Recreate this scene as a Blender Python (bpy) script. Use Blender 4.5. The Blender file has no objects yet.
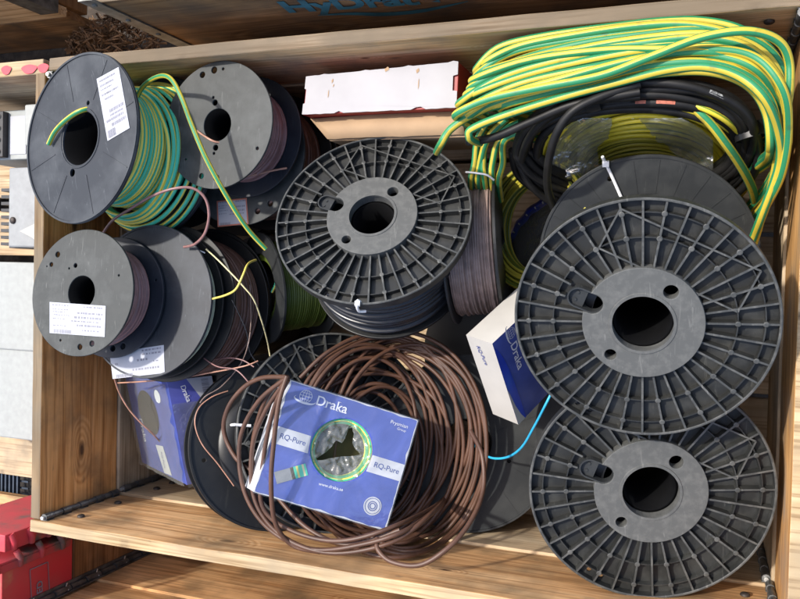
import bpy, bmesh, math, random
from mathutils import Vector, Matrix, Euler, noise
random.seed(7)
R_ = math.radians
PI = math.pi
scene = bpy.context.scene
COL = scene.collection

# ------------------------------------------------------------------ camera
FPX = 817.91
CAM = Vector((1.07648, 0.4503, 1.07991))
CEUL = Euler((-0.01773, 0.3618, 0.02542), 'XYZ')
CM = CEUL.to_matrix()
cd = bpy.data.cameras.new('camera'); cam = bpy.data.objects.new('camera', cd)
COL.objects.link(cam); cam.location = CAM; cam.rotation_euler = CEUL
cd.sensor_fit = 'HORIZONTAL'; cd.sensor_width = 36.0; cd.lens = FPX / 800 * 36
cd.clip_start = 0.02; cd.clip_end = 100
scene.camera = cam

def ray(u, v):
    return CM @ Vector(((u - 400) / FPX, -(v - 299.5) / FPX, -1.0))
def at(u, v, z):
    """the world point at height z that the photograph shows at (u, v)"""
    d = ray(u, v); return CAM + d * ((z - CAM.z) / d.z)
def on_plane(u, v, c, n):
    d = ray(u, v); c = Vector(c); n = Vector(n)
    return CAM + d * ((c - CAM).dot(n) / d.dot(n))

# ------------------------------------------------------------------ mesh builder
class MB:
    def __init__(s): s.v = []; s.f = []; s.uv = []; s.m = []; s.sm = []
    def add(s, vs, fs, mat=0, smooth=False, uvs=None):
        b = len(s.v); s.v += [Vector(x) for x in vs]
        for i, f in enumerate(fs):
            s.f.append([b + k for k in f]); s.m.append(mat); s.sm.append(smooth)
            s.uv.append(uvs[i] if uvs else [(0, 0)] * len(f))
        return s
    def box(s, lo, hi, mat=0, M=None, top=None):
        x0, y0, z0 = lo; x1, y1, z1 = hi
        vs = [Vector(p) for p in ((x0,y0,z0),(x1,y0,z0),(x1,y1,z0),(x0,y1,z0),(x0,y0,z1),(x1,y0,z1),(x1,y1,z1),(x0,y1,z1))]
        if M is not None: vs = [M @ p for p in vs]
        fs = [(3,2,1,0),(4,5,6,7),(0,1,5,4),(1,2,6,5),(2,3,7,6),(3,0,4,7)]
        b = len(s.f); s.add(vs, fs, mat)
        if top is not None: s.m[b + 1] = top
        return s
    def hexa(s, vs, mat=0, fm=None):
        """eight corners: 0-3 bottom ring, 4-7 top ring"""
        b = len(s.f); s.add(vs, [(3,2,1,0),(4,5,6,7),(0,1,5,4),(1,2,6,5),(2,3,7,6),(3,0,4,7)], mat)
        if fm:
            for k, m in fm.items(): s.m[b + k] = m
        return s
    def tube(s, pts, r, n=8, closed=False, mat=0, twist=0.0, v0=0.0, caps=True):
        pts = [Vector(p) for p in pts]; N = len(pts)
        if N < 2: return s
        T = []
        for i in range(N):
            a = pts[(i - 1) % N] if (closed or i > 0) else pts[i]
            b = pts[(i + 1) % N] if (closed or i < N - 1) else pts[i]
            t = (b - a); T.append(t.normalized() if t.length > 1e-9 else Vector((1, 0, 0)))
        up = Vector((0, 0, 1)) if abs(T[0].z) < .9 else Vector((0, 1, 0))
        nn = (up - T[0] * up.dot(T[0])).normalized(); F = []
        for i in range(N):
            nn = nn - T[i] * nn.dot(T[i])
            nn = nn.normalized() if nn.length > 1e-6 else T[i].orthogonal().normalized()
            F.append((nn.copy(), T[i].cross(nn)))
        vs = []; L = [0.0]
        for i in range(N):
            rr = r[i] if isinstance(r, (list, tuple)) else r
            for k in range(n):
                a = 2 * PI * k / n
                vs.append(pts[i] + (F[i][0] * math.cos(a) + F[i][1] * math.sin(a)) * rr)
            if i: L.append(L[-1] + (pts[i] - pts[i - 1]).length)
        if closed:
            L.append(L[-1] + (pts[0] - pts[-1]).length); twist = round(twist * L[-1] * 2) / 2 / L[-1]
        fs = []; us = []
        for i in range(N if closed else N - 1):
            j = (i + 1) % N; la, lb = L[i], L[i + 1]
            for k in range(n):
                k2 = (k + 1) % n
                fs.append((i*n+k, i*n+k2, j*n+k2, j*n+k))
                us.append([(la, k/n + twist*la + v0), (la, (k+1)/n + twist*la + v0), (lb, (k+1)/n + twist*lb + v0), (lb, k/n + twist*lb + v0)])
        s.add(vs, fs, mat, True, us)
        if caps and not closed:
            s.add(vs[:n], [tuple(reversed(range(n)))], mat); s.add(vs[-n:], [tuple(range(n))], mat)
        return s
    def lathe(s, prof, n=64, mat=0, smooth=False, closed=False, wob=None):
        P = len(prof); vs = []
        for i in range(n):
            a = 2 * PI * i / n
            for j, (r, z) in enumerate(prof):
                dr, dz = wob(j, a) if wob else (0, 0)
                vs.append(((r + dr) * math.cos(a), (r + dr) * math.sin(a), z + dz))
        fs = []
        for i in range(n):
            k = (i + 1) % n
            for j in range(P if closed else P - 1):
                q = (j + 1) % P
                fs.append((i*P+j, k*P+j, k*P+q, i*P+q))
        return s.add(vs, fs, mat, smooth)
    def mesh(s, m, mat=0, M=None, smooth=False):
        vs = [(M @ v.co) if M is not None else v.co.copy() for v in m.vertices]
        return s.add(vs, [tuple(p.vertices) for p in m.polygons], mat, smooth)
    def xf(s, M): s.v = [M @ p for p in s.v]; return s
    def build(s, name, mats, parent=None, bevel=0, sharp=None):
        if not isinstance(mats, (list, tuple)): mats = [mats]
        me = bpy.data.meshes.new(name)
        me.from_pydata([tuple(p) for p in s.v], [], s.f)
        for mt in mats: me.materials.append(mt)
        uvl = me.uv_layers.new(name='UVMap')
        k = 0
        for p, u in zip(me.polygons, s.uv):
            for q in u: uvl.data[k].uv = q; k += 1
        for p, mi, sm in zip(me.polygons, s.m, s.sm): p.material_index = mi; p.use_smooth = sm
        bm = bmesh.new(); bm.from_mesh(me)
        bmesh.ops.recalc_face_normals(bm, faces=bm.faces)
        bm.to_mesh(me); bm.free()
        o = bpy.data.objects.new(name, me); COL.objects.link(o)
        if parent is not None: o.parent = parent
        if bevel:
            md = o.modifiers.new('bevel', 'BEVEL'); md.width = bevel; md.segments = 2; md.limit_method = 'ANGLE'; md.angle_limit = R_(40)
        return o

def tag(o, label=None, cat=None, group=None, kind=None):
    if label: o['label'] = label
    if cat: o['category'] = cat
    if group: o['group'] = group
    if kind: o['kind'] = kind
    return o
def empty(name, label, cat, M=None, group=None):
    o = bpy.data.objects.new(name, None); COL.objects.link(o); o.empty_display_size = .05
    if M is not None: o.matrix_world = M
    return tag(o, label, cat, group)
def frame(c, n, spin=0.0):
    """matrix with z along n at c"""
    n = Vector(n).normalized(); x = Vector((1, 0, 0)); x = (x - n * x.dot(n)).normalized(); y = n.cross(x)
    M = Matrix((x, y, n)).transposed().to_4x4(); M.translation = Vector(c)
    return M @ Matrix.Rotation(spin, 4, 'Z')

def spline(pts, per=8, closed=False):
    pts = [Vector(p) for p in pts]; N = len(pts); out = []
    for i in range(N if closed else N - 1):
        p = [pts[(i + k) % N] if closed else pts[min(max(i + k, 0), N - 1)] for k in (-1, 0, 1, 2)]
        for q in range(per):
            t = q / per; t2 = t * t; t3 = t2 * t
            out.append(.5 * ((2*p[1]) + (p[2]-p[0])*t + (2*p[0]-5*p[1]+4*p[2]-p[3])*t2 + (3*p[1]-p[0]-3*p[2]+p[3])*t3))
    if not closed: out.append(pts[-1])
    return out

def circle2(cx, cy, r, n=32):
    return [(cx + r*math.cos(2*PI*k/n), cy + r*math.sin(2*PI*k/n)) for k in range(n)]
def plate(outer, holes, z0, z1, bev=0.0):
    """a flat plate with real holes; returns a mesh"""
    cu = bpy.data.curves.new('tmp', 'CURVE'); cu.dimensions = '2D'; cu.fill_mode = 'BOTH'
    cu.extrude = (z1 - z0) / 2 - bev; cu.bevel_depth = bev; cu.bevel_resolution = 1
    for pl in [outer] + holes:
        sp = cu.splines.new('POLY'); sp.points.add(len(pl) - 1); sp.use_cyclic_u = True
        for q, p in zip(sp.points, pl): q.co = (p[0], p[1], 0, 1)
    o = bpy.data.objects.new('tmp', cu); COL.objects.link(o)
    dg = bpy.context.evaluated_depsgraph_get(); me = bpy.data.meshes.new_from_object(o.evaluated_get(dg))
    bpy.data.objects.remove(o); bpy.data.curves.remove(cu)
    for v in me.vertices: v.co.z += (z0 + z1) / 2
    return me
def text_mesh(t, size=1.0, offset=0.0, extrude=0.0, shear=0.0, space=1.0):
    cu = bpy.data.curves.new('tmp', 'FONT'); cu.body = t; cu.size = size; cu.offset = offset; cu.extrude = extrude
    cu.align_x = 'CENTER'; cu.align_y = 'CENTER'; cu.shear = shear; cu.space_character = space
    o = bpy.data.objects.new('tmp', cu); COL.objects.link(o)
    dg = bpy.context.evaluated_depsgraph_get(); me = bpy.data.meshes.new_from_object(o.evaluated_get(dg))
    bpy.data.objects.remove(o); bpy.data.curves.remove(cu)
    return me
def fit_text(t, width, **k):
    me = text_mesh(t, 1.0, **k); xs = [v.co.x for v in me.vertices]; s = width / (max(xs) - min(xs))
    c = (max(xs) + min(xs)) / 2
    for v in me.vertices: v.co.x -= c; v.co *= s
    return me

# ------------------------------------------------------------------ materials
def mat(name):
    m = bpy.data.materials.new(name); m.use_nodes = True; nt = m.node_tree
    return m, nt, nt.nodes['Principled BSDF']
def N(nt, typ, **k):
    n = nt.nodes.new(typ)
    for a, b in k.items():
        if a.startswith('i_'): n.inputs[a[2:].replace('_', ' ')].default_value = b
        else: setattr(n, a, b)
    return n
def ramp(nt, stops):
    r = nt.nodes.new('ShaderNodeValToRGB'); e = r.color_ramp.elements
    while len(e) < len(stops): e.new(.5)
    for q, (p, c) in zip(e, stops): q.position = p; q.color = (*c, 1)
    return r
def coords(nt, kind='Object', scale=(1, 1, 1), rnd=True):
    tc = N(nt, 'ShaderNodeTexCoord'); mp = N(nt, 'ShaderNodeMapping'); mp.inputs['Scale'].default_value = scale
    if rnd:
        oi = N(nt, 'ShaderNodeObjectInfo'); ml = N(nt, 'ShaderNodeMath', operation='MULTIPLY'); ml.inputs[1].default_value = 37.0
        nt.links.new(oi.outputs['Random'], ml.inputs[0])
        ad = N(nt, 'ShaderNodeVectorMath', operation='ADD')
        nt.links.new(tc.outputs[kind], ad.inputs[0]); nt.links.new(ml.outputs[0], ad.inputs[1]); nt.links.new(ad.outputs[0], mp.inputs[0])
    else: nt.links.new(tc.outputs[kind], mp.inputs[0])
    return mp
def mixc(nt, fac, a, b, typ='MIX'):
    m = N(nt, 'ShaderNodeMixRGB', blend_type=typ)
    for i, x in ((0, fac), (1, a), (2, b)):
        if hasattr(x, 'is_linked') or isinstance(x, bpy.types.NodeSocket): nt.links.new(x, m.inputs[i])
        elif i == 0: m.inputs[0].default_value = x
        else: m.inputs[i].default_value = (*x, 1)
    return m.outputs[0]
def bump(nt, bs, h, strength=.3, dist=.002):
    b = N(nt, 'ShaderNodeBump'); b.inputs['Strength'].default_value = strength; b.inputs['Distance'].default_value = dist
    nt.links.new(h, b.inputs['Height']); nt.links.new(b.outputs[0], bs.inputs['Normal'])

def wood(name, light, mid, dark, grain='X', weather=0.0, wcol=(.25, .22, .18), rough=.75, knots=True, spots=()):
    m, nt, bs = mat(name); L = nt.links.new
    s1 = {'X': (3, 60, 60), 'Y': (60, 3, 60), 'Z': (60, 60, 3)}[grain]
    s2 = {'X': (1.3, 9, 9), 'Y': (9, 1.3, 9), 'Z': (9, 9, 1.3)}[grain]
    s3 = {'X': (2.2, 7, 7), 'Y': (7, 2.2, 7), 'Z': (7, 7, 2.2)}[grain]
    # knots bend the grain round them
    vk = N(nt, 'ShaderNodeTexVoronoi', feature='F1'); vk.inputs['Scale'].default_value = 1.0
    mk = coords(nt, scale=s3); L(mk.outputs[0], vk.inputs['Vector'])
    kn = N(nt, 'ShaderNodeMapRange'); kn.inputs[1].default_value = 0.0; kn.inputs[2].default_value = .34; kn.inputs[3].default_value = 1.0; kn.inputs[4].default_value = 0
    L(vk.outputs['Distance'], kn.inputs[0])
    kout = kn.outputs[0]
    if spots:      # knots where this plank has them (object coordinates, size across the grain)
        kout = None
        for (kp, ks) in spots:
            tc = N(nt, 'ShaderNodeTexCoord'); wv = N(nt, 'ShaderNodeTexNoise'); wv.inputs['Scale'].default_value = 30
            L(tc.outputs['Object'], wv.inputs['Vector'])
            sb = N(nt, 'ShaderNodeVectorMath', operation='SUBTRACT'); sb.inputs[1].default_value = kp; L(tc.outputs['Object'], sb.inputs[0])
            ms = N(nt, 'ShaderNodeVectorMath', operation='MULTIPLY'); q = 1/ks; g_ = .42*q
            ms.inputs[1].default_value = {'X': (g_, 0, q), 'Y': (0, g_, q), 'Z': (q, 0, g_)}[grain]; L(sb.outputs[0], ms.inputs[0])
            ln = N(nt, 'ShaderNodeVectorMath', operation='LENGTH'); L(ms.outputs[0], ln.inputs[0])
            ad0 = N(nt, 'ShaderNodeMath', operation='MULTIPLY_ADD'); ad0.inputs[1].default_value = .5; L(wv.outputs[0], ad0.inputs[0]); L(ln.outputs['Value'], ad0.inputs[2])
            mr = N(nt, 'ShaderNodeMapRange'); mr.inputs[1].default_value = .25; mr.inputs[2].default_value = 2.6; mr.inputs[3].default_value = 1; mr.inputs[4].default_value = 0; L(ad0.outputs[0], mr.inputs[0])
            if kout is None: kout = mr.outputs[0]
            else:
                mxx = N(nt, 'ShaderNodeMath', operation='MAXIMUM'); L(kout, mxx.inputs[0]); L(mr.outputs[0], mxx.inputs[1]); kout = mxx.outputs[0]
    c2 = coords(nt, scale=s2)
    nb = N(nt, 'ShaderNodeTexNoise'); nb.inputs['Scale'].default_value = 1.0; nb.inputs['Detail'].default_value = 3
    L(c2.outputs[0], nb.inputs['Vector'])
    ad = N(nt, 'ShaderNodeMath', operation='MULTIPLY_ADD'); ad.inputs[1].default_value = .55 if knots else 0.0
    L(kout, ad.inputs[0]); L(nb.outputs[0], ad.inputs[2])
    ml = N(nt, 'ShaderNodeMath', operation='MULTIPLY'); ml.inputs[1].default_value = 52.0; L(ad.outputs[0], ml.inputs[0])
    sn = N(nt, 'ShaderNodeMath', operation='SINE'); L(ml.outputs[0], sn.inputs[0])
    rg = N(nt, 'ShaderNodeMapRange'); rg.inputs[1].default_value = -1; rg.inputs[2].default_value = 1; L(sn.outputs[0], rg.inputs[0])
    c1 = coords(nt, scale=s1); nf = N(nt, 'ShaderNodeTexNoise'); nf.inputs['Scale'].default_value = 1.5; nf.inputs['Detail'].default_value = 5; nf.inputs['Roughness'].default_value = .65
    L(c1.outputs[0], nf.inputs['Vector'])
    mx = N(nt, 'ShaderNodeMixRGB'); mx.inputs[0].default_value = .78; L(rg.outputs[0], mx.inputs[1]); L(nf.outputs[0], mx.inputs[2])
    cr = ramp(nt, [(.16, dark), (.42, mid), (.68, light)]); L(mx.outputs[0], cr.inputs[0])
    col = cr.outputs[0]
    # broad tone
    nl = N(nt, 'ShaderNodeTexNoise'); nl.inputs['Scale'].default_value = 4.0; nl.inputs['Detail'].default_value = 4
    L(coords(nt, scale=s2 if False else (1, 1, 1)).outputs[0], nl.inputs['Vector'])
    t = ramp(nt, [(.3, (.72, .67, .62)), (.62, (1.08, 1.05, 1.0))]); L(nl.outputs[0], t.inputs[0])
    col = mixc(nt, .75, col, t.outputs[0], 'MULTIPLY')
    if knots:
        kc = ramp(nt, [(.70, (0, 0, 0)), (.9, (1, 1, 1))]); L(kout, kc.inputs[0])
        col = mixc(nt, kc.outputs[0], col, (.09, .035, .012))
    # fine dark pores along the grain
    s4 = {'X': (5, 210, 210), 'Y': (210, 5, 210), 'Z': (210, 210, 5)}[grain]
    npz = N(nt, 'ShaderNodeTexNoise'); npz.inputs['Scale'].default_value = 1.0; npz.inputs['Detail'].default_value = 3; L(coords(nt, scale=s4).outputs[0], npz.inputs['Vector'])
    pr_ = ramp(nt, [(.36, (.58, .52, .46)), (.50, (1, 1, 1))]); L(npz.outputs[0], pr_.inputs[0])
    col = mixc(nt, .85, col, pr_.outputs[0], 'MULTIPLY')
    # dirt specks
    nd = N(nt, 'ShaderNodeTexNoise'); nd.inputs['Scale'].default_value = 34.0; nd.inputs['Detail'].default_value = 6; L(coords(nt, scale={'X': (.45, 1, 1), 'Y': (1, .45, 1), 'Z': (1, 1, .45)}[grain]).outputs[0], nd.inputs['Vector'])
    dc = ramp(nt, [(.66, (0, 0, 0)), (.76, (.7, .7, .7))]); L(nd.outputs[0], dc.inputs[0])
    col = mixc(nt, dc.outputs[0], col, (.10, .075, .05))
    if weather:
        wn = N(nt, 'ShaderNodeTexNoise'); wn.inputs['Scale'].default_value = 12.0; wn.inputs['Detail'].default_value = 7
        L(coords(nt).outputs[0], wn.inputs['Vector'])
        wr = ramp(nt, [(.5 - weather * .35, (0, 0, 0)), (.85 - weather * .3, (1, 1, 1))]); L(wn.outputs[0], wr.inputs[0])
        col = mixc(nt, wr.outputs[0], col, wcol)
    L(col, bs.inputs['Base Color']); bs.inputs['Roughness'].default_value = rough
    bs.inputs['Specular IOR Level'].default_value = .25
    bump(nt, bs, mx.outputs[0], .45, .0015)
    return m

def plastic(name, base=(.03, .032, .033), dust=(.16, .155, .14), amount=.4, rough=.42, scale=22.0):
    m, nt, bs = mat(name); L = nt.links.new
    c = coords(nt)
    n1 = N(nt, 'ShaderNodeTexNoise'); n1.inputs['Scale'].default_value = scale; n1.inputs['Detail'].default_value = 8; n1.inputs['Roughness'].default_value = .62
    L(c.outputs[0], n1.inputs['Vector'])
    r1 = ramp(nt, [(.45, (0, 0, 0)), (.8, (amount, amount, amount))]); L(n1.outputs[0], r1.inputs[0])
    # scratches
    n2 = N(nt, 'ShaderNodeTexNoise'); n2.inputs['Scale'].default_value = 5.0; n2.inputs['Detail'].default_value = 10; n2.inputs['Distortion'].default_value = 2.5
    L(coords(nt, scale=(30, 3, 3)).outputs[0], n2.inputs['Vector'])
    r2 = ramp(nt, [(.64, (0, 0, 0)), (.70, (amount * .8,) * 3)]); L(n2.outputs[0], r2.inputs[0])
    f = mixc(nt, 1.0, r1.outputs[0], r2.outputs[0], 'ADD')
    col = mixc(nt, f, base, dust); L(col, bs.inputs['Base Color'])
    bs.inputs['Specular IOR Level'].default_value = .34
    rr = N(nt, 'ShaderNodeMapRange'); rr.inputs[3].default_value = rough - .06; rr.inputs[4].default_value = rough + .25; L(n1.outputs[0], rr.inputs[0]); L(rr.outputs[0], bs.inputs['Roughness'])
    bump(nt, bs, n1.outputs[0], .12, .001)
    return m

def simple(name, col, rough=.5, var=.25, scale=40, metal=0.0, bstr=.1, spec=.5, detail=5):
    m, nt, bs = mat(name); L = nt.links.new
    n1 = N(nt, 'ShaderNodeTexNoise'); n1.inputs['Scale'].default_value = scale; n1.inputs['Detail'].default_value = detail; L(coords(nt).outputs[0], n1.inputs['Vector'])
    a = tuple(c * (1 - var) for c in col); b = tuple(min(1, c * (1 + var)) for c in col)
    cr = ramp(nt, [(.3, a), (.7, b)]); L(n1.outputs[0], cr.inputs[0]); L(cr.outputs[0], bs.inputs['Base Color'])
    bs.inputs['Roughness'].default_value = rough; bs.inputs['Metallic'].default_value = metal; bs.inputs['Specular IOR Level'].default_value = spec
    if bstr: bump(nt, bs, n1.outputs[0], bstr, .001)
    return m

def striped(name, green, yellow, frac=.5, rough=.38, dirt=.3, per=2.0):
    """two-colour earth wire: the stripes run along the cable in its UV"""
    m, nt, bs = mat(name); L = nt.links.new
    tc = N(nt, 'ShaderNodeTexCoord'); sx = N(nt, 'ShaderNodeSeparateXYZ'); L(tc.outputs['UV'], sx.inputs[0])
    ml = N(nt, 'ShaderNodeMath', operation='MULTIPLY'); ml.inputs[1].default_value = per; L(sx.outputs['Y'], ml.inputs[0])
    fr = N(nt, 'ShaderNodeMath', operation='FRACT'); L(ml.outputs[0], fr.inputs[0])
    lt = N(nt, 'ShaderNodeMath', operation='LESS_THAN'); lt.inputs[1].default_value = frac; L(fr.outputs[0], lt.inputs[0])
    col = mixc(nt, lt.outputs[0], yellow, green)
    n1 = N(nt, 'ShaderNodeTexNoise'); n1.inputs['Scale'].default_value = 55; n1.inputs['Detail'].default_value = 6; L(coords(nt).outputs[0], n1.inputs['Vector'])
    r1 = ramp(nt, [(.6, (0, 0, 0)), (.78, (dirt,) * 3)]); L(n1.outputs[0], r1.inputs[0])
    col = mixc(nt, r1.outputs[0], col, (.05, .045, .03))
    L(col, bs.inputs['Base Color']); bs.inputs['Roughness'].default_value = rough
    return m

def film_mat(name, tint=(.85, .88, .85), gloss=.3, haze=.12):
    """clear plastic wrap: see-through with a broken sheen"""
    m, nt, bs = mat(name); L = nt.links.new
    n1 = N(nt, 'ShaderNodeTexNoise'); n1.inputs['Scale'].default_value = 15; n1.inputs['Detail'].default_value = 2; n1.inputs['Distortion'].default_value = 2.5; L(coords(nt).outputs[0], n1.inputs['Vector'])
    tr = N(nt, 'ShaderNodeBsdfTransparent'); tr.inputs[0].default_value = (*tint, 1)
    gl = N(nt, 'ShaderNodeBsdfGlossy'); gl.inputs['Roughness'].default_value = .09; gl.inputs[0].default_value = (.9, .9, .9, 1)
    df = N(nt, 'ShaderNodeBsdfDiffuse'); df.inputs[0].default_value = (.7, .72, .68, 1)
    bp = N(nt, 'ShaderNodeBump'); bp.inputs['Strength'].default_value = .7; bp.inputs['Distance'].default_value = .006
    L(n1.outputs[0], bp.inputs['Height']); L(bp.outputs[0], gl.inputs['Normal'])
    m1 = N(nt, 'ShaderNodeMixShader'); m1.inputs[0].default_value = haze; L(tr.outputs[0], m1.inputs[1]); L(df.outputs[0], m1.inputs[2])
    m2 = N(nt, 'ShaderNodeMixShader'); m2.inputs[0].default_value = gloss; L(m1.outputs[0], m2.inputs[1]); L(gl.outputs[0], m2.inputs[2])
    L(m2.outputs[0], nt.nodes['Material Output'].inputs['Surface'])
    return m

def wrapped(name, col, rough=.22):
    """printed card under shrink wrap: crinkled sheen"""
    m, nt, bs = mat(name); L = nt.links.new
    n1 = N(nt, 'ShaderNodeTexNoise'); n1.inputs['Scale'].default_value = 14; n1.inputs['Detail'].default_value = 6; n1.inputs['Distortion'].default_value = 1.6; L(coords(nt).outputs[0], n1.inputs['Vector'])
    a = tuple(c * .85 for c in col); b = tuple(min(1, c * 1.15 + .008) for c in col)
    cr = ramp(nt, [(.35, a), (.68, b)]); L(n1.outputs[0], cr.inputs[0])
    n2 = N(nt, 'ShaderNodeTexNoise'); n2.inputs['Scale'].default_value = 9; n2.inputs['Detail'].default_value = 10; n2.inputs['Distortion'].default_value = 3.5; n2.inputs['Roughness'].default_value = .7
    L(coords(nt, scale=(1, 2.5, 2.5)).outputs[0], n2.inputs['Vector'])
    r2 = ramp(nt, [(.66, (0, 0, 0)), (.74, (.35,) * 3)]); L(n2.outputs[0], r2.inputs[0])
    c2 = mixc(nt, r2.outputs[0], cr.outputs[0], (.5, .53, .6)); L(c2, bs.inputs['Base Color'])
    bs.inputs['Roughness'].default_value = .5
    bs.inputs['Coat Weight'].default_value = .7; bs.inputs['Coat Roughness'].default_value = rough
    bump(nt, bs, n1.outputs[0], .3, .003)
    return m

M = {}
def kspot(u, v, ax, val, c, ks):
    d = ray(u, v); p = CAM + d * ((val - CAM[ax]) / d[ax]); return (tuple(p - Vector(c)), ks)
M['wood_left'] = wood('wood_warm', (.76, .40, .15), (.60, .28, .088), (.30, .115, .033), 'Y', weather=.06, spots=[kspot(82, 450, 0, .02, (.01, .402, -.0985), .012), kspot(75, 225, 0, .02, (.01, .402, -.0985), .012), kspot(118, 180, 0, .02, (.01, .402, -.0985), .012)], wcol=(.12, .08, .045))
M['wood_front'] = wood('wood_honey', (.78, .49, .25), (.64, .36, .16), (.38, .175, .065), 'X', weather=.22, spots=[kspot(228, 541, 1, .02, (.608, .01, -.097), .011), kspot(606, 552, 1, .02, (.608, .01, -.097), .011), kspot(445, 570, 1, .02, (.608, .01, -.097), .007)], wcol=(.16, .11, .06))
M['wood_back'] = wood('wood_pale', (.86, .62, .36), (.78, .50, .255), (.52, .28, .115), 'X', weather=.08, spots=[kspot(500, 45, 1, .784, (.628, .794, -.097), .008), kspot(365, 58, 1, .784, (.628, .794, -.097), .006)], wcol=(.24, .2, .155))
M['wood_right'] = wood('wood_tan', (.74, .43, .17), (.56, .295, .105), (.34, .15, .05), 'Y', weather=.1)
M['wood_low'] = wood('wood_raw', (.66, .52, .35), (.55, .41, .26), (.42, .29, .17), 'X', weather=.2, wcol=(.22, .18, .13), knots=False)
M['wood_low_y'] = wood('wood_raw_cross', (.66, .54, .38), (.56, .44, .29), (.44, .32, .20), 'Y', weather=.2, wcol=(.22, .18, .13), knots=False)
M['wood_grey'] = wood('wood_grey_edge', (.30, .235, .165), (.22, .175, .125), (.16, .12, .08), 'X', weather=.6, wcol=(.17, .135, .095), knots=False, rough=.9)
M['wood_grey_y'] = wood('wood_grey_edge_cross', (.30, .22, .135), (.22, .155, .09), (.13, .09, .055), 'Y', weather=.6, wcol=(.17, .14, .10), knots=False, rough=.9)
M['wood_edge'] = wood('wood_pale_edge', (.58, .46, .29), (.46, .345, .20), (.34, .24, .14), 'X', weather=.3, wcol=(.3, .24, .16), knots=False, rough=.9)
M['wood_dark'] = wood('wood_brown', (.36, .22, .11), (.25, .14, .06), (.10, .05, .022), 'X', weather=.4, wcol=(.09, .065, .045))
M['wood_dark_y'] = wood('wood_brown_cross', (.36, .19, .08), (.24, .115, .042), (.09, .04, .016), 'Y', weather=.2, wcol=(.1, .07, .04))
M['hinge'] = simple('galvanised_hinge', (.16, .165, .165), .5, .4, 60, metal=.75, bstr=.3)
M['zinc'] = simple('zinc_white', (.55, .55, .53), .4, .2, 60, metal=.7)
M['bolt'] = simple('dark_bolt', (.055, .045, .04), .6, .3, 90, metal=.5)
M['black_rib'] = plastic('black_ribbed_plastic', (.019, .0198, .019), (.105, .105, .095), .4, .40, 26)
M['rib_glint'] = plastic('rib_top_glint_plastic', (.050, .052, .050), (.23, .225, .205), .5, .36, 60)  # paler copy of the ribbed plastic: sun glint painted on rib tops
M['black_hub'] = plastic('dusty_hub_plastic', (.082, .084, .080), (.27, .265, .245), .26, .5, 90)
M['black_flat'] = plastic('black_smooth_plastic', (.022, .024, .025), (.09, .093, .09), .35, .42, 16)
M['black_dark'] = plastic('black_glossy_plastic', (.012, .0125, .013), (.05, .05, .045), .3, .28, 12)
M['grey_flat'] = plastic('grey_spool_plastic', (.030, .034, .0335), (.14, .145, .138), .55, .48, 20)
M['grey_blue'] = plastic('slate_spool_plastic', (.021, .0245, .031), (.11, .12, .13), .6, .42, 11)
M['navy_flat'] = plastic('blue_black_spool_plastic', (.014, .017, .024), (.08, .09, .11), .3, .35, 12)
M['bore'] = simple('dark_bore', (.0025, .0026, .003), .8, .3, 30, bstr=0, spec=.08)  # near black: the shade inside the spool bores is put into the colour
M['gy_fine'] = striped('green_yellow_fine_wire', (.06, .52, .33), (.86, .72, .12), .62, .4, .12)
M['gy_cable'] = striped('green_yellow_earth_cable', (.022, .215, .085), (.52, .405, .04), .54, .48, .6, 3.0)
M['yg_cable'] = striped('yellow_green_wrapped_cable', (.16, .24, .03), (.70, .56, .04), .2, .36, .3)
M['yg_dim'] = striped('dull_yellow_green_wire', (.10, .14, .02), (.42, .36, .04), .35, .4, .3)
M['brown_cable'] = simple('brown_cable', (.088, .041, .024), .48, .25, 30, bstr=.04)
M['brown_wire'] = simple('brown_wire', (.17, .085, .06), .42, .25, 60, bstr=.05)
M['mauve_wire'] = simple('mauve_brown_wire', (.25, .13, .12), .38, .2, 60, bstr=.05)
M['tan_wire'] = simple('grey_brown_wire', (.26, .19, .165), .36, .3, 60, bstr=.05)
M['black_wire'] = simple('black_wire', (.016, .017, .02), .3, .3, 60, bstr=.05)
M['black_cable'] = simple('black_rubber_cable', (.012, .0115, .011), .5, .35, 45, bstr=.15, spec=.3)
M['pale_wire'] = simple('pale_green_wire', (.42, .45, .32), .38, .25, 60, bstr=.03)
M['cream_wire'] = simple('cream_wire', (.72, .64, .35), .4, .15, 60, bstr=.03)
M['yellow_wire'] = simple('yellow_wire', (.68, .56, .12), .4, .15, 60, bstr=.03)
M['copper_wire'] = simple('copper_pink_wire', (.42, .22, .15), .35, .2, 60, bstr=.03)
M['blue_wire'] = simple('light_blue_wire', (.03, .36, .62), .35, .12, 60, bstr=.03)
M['white_dash'] = simple('broken_white_print', (.22, .22, .21), .6, .9, 420)
M['tape'] = simple('black_tape', (.012, .012, .012), .35, .2, 60)
M['print_red'] = simple('rusty_print', (.42, .12, .07), .6, .3, 300)
M['print_white'] = simple('white_print', (.55, .55, .53), .6, .3, 300)
M['tie'] = simple('white_nylon', (.78, .78, .77), .4, .06, 40)
M['paper'] = simple('label_paper', (.41, .42, .46), .6, .06, 30)
M['ink'] = simple('label_ink', (.20, .20, .24), .6, .2, 40)
M['ink_red'] = simple('label_border_red', (.5, .16, .10), .6, .15, 40)
M['card_white'] = simple('white_card', (.345, .335, .345), .6, .06, 18, bstr=.08)
M['card_cream'] = simple('cream_card', (.45, .43, .39), .6, .08, 18, bstr=.08)
M['card_brown'] = simple('brown_cardboard', (.37, .245, .14), .8, .12, 20, bstr=.15)
M['card_red'] = simple('red_card', (.30, .02, .015), .5, .15, 30)
M['draka_blue'] = wrapped('blue_print_wrapped', (.058, .092, .37))
M['draka_deep'] = wrapped('deep_blue_print', (.012, .045, .42))
M['draka_purple'] = wrapped('violet_blue_print', (.075, .085, .36))
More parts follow.
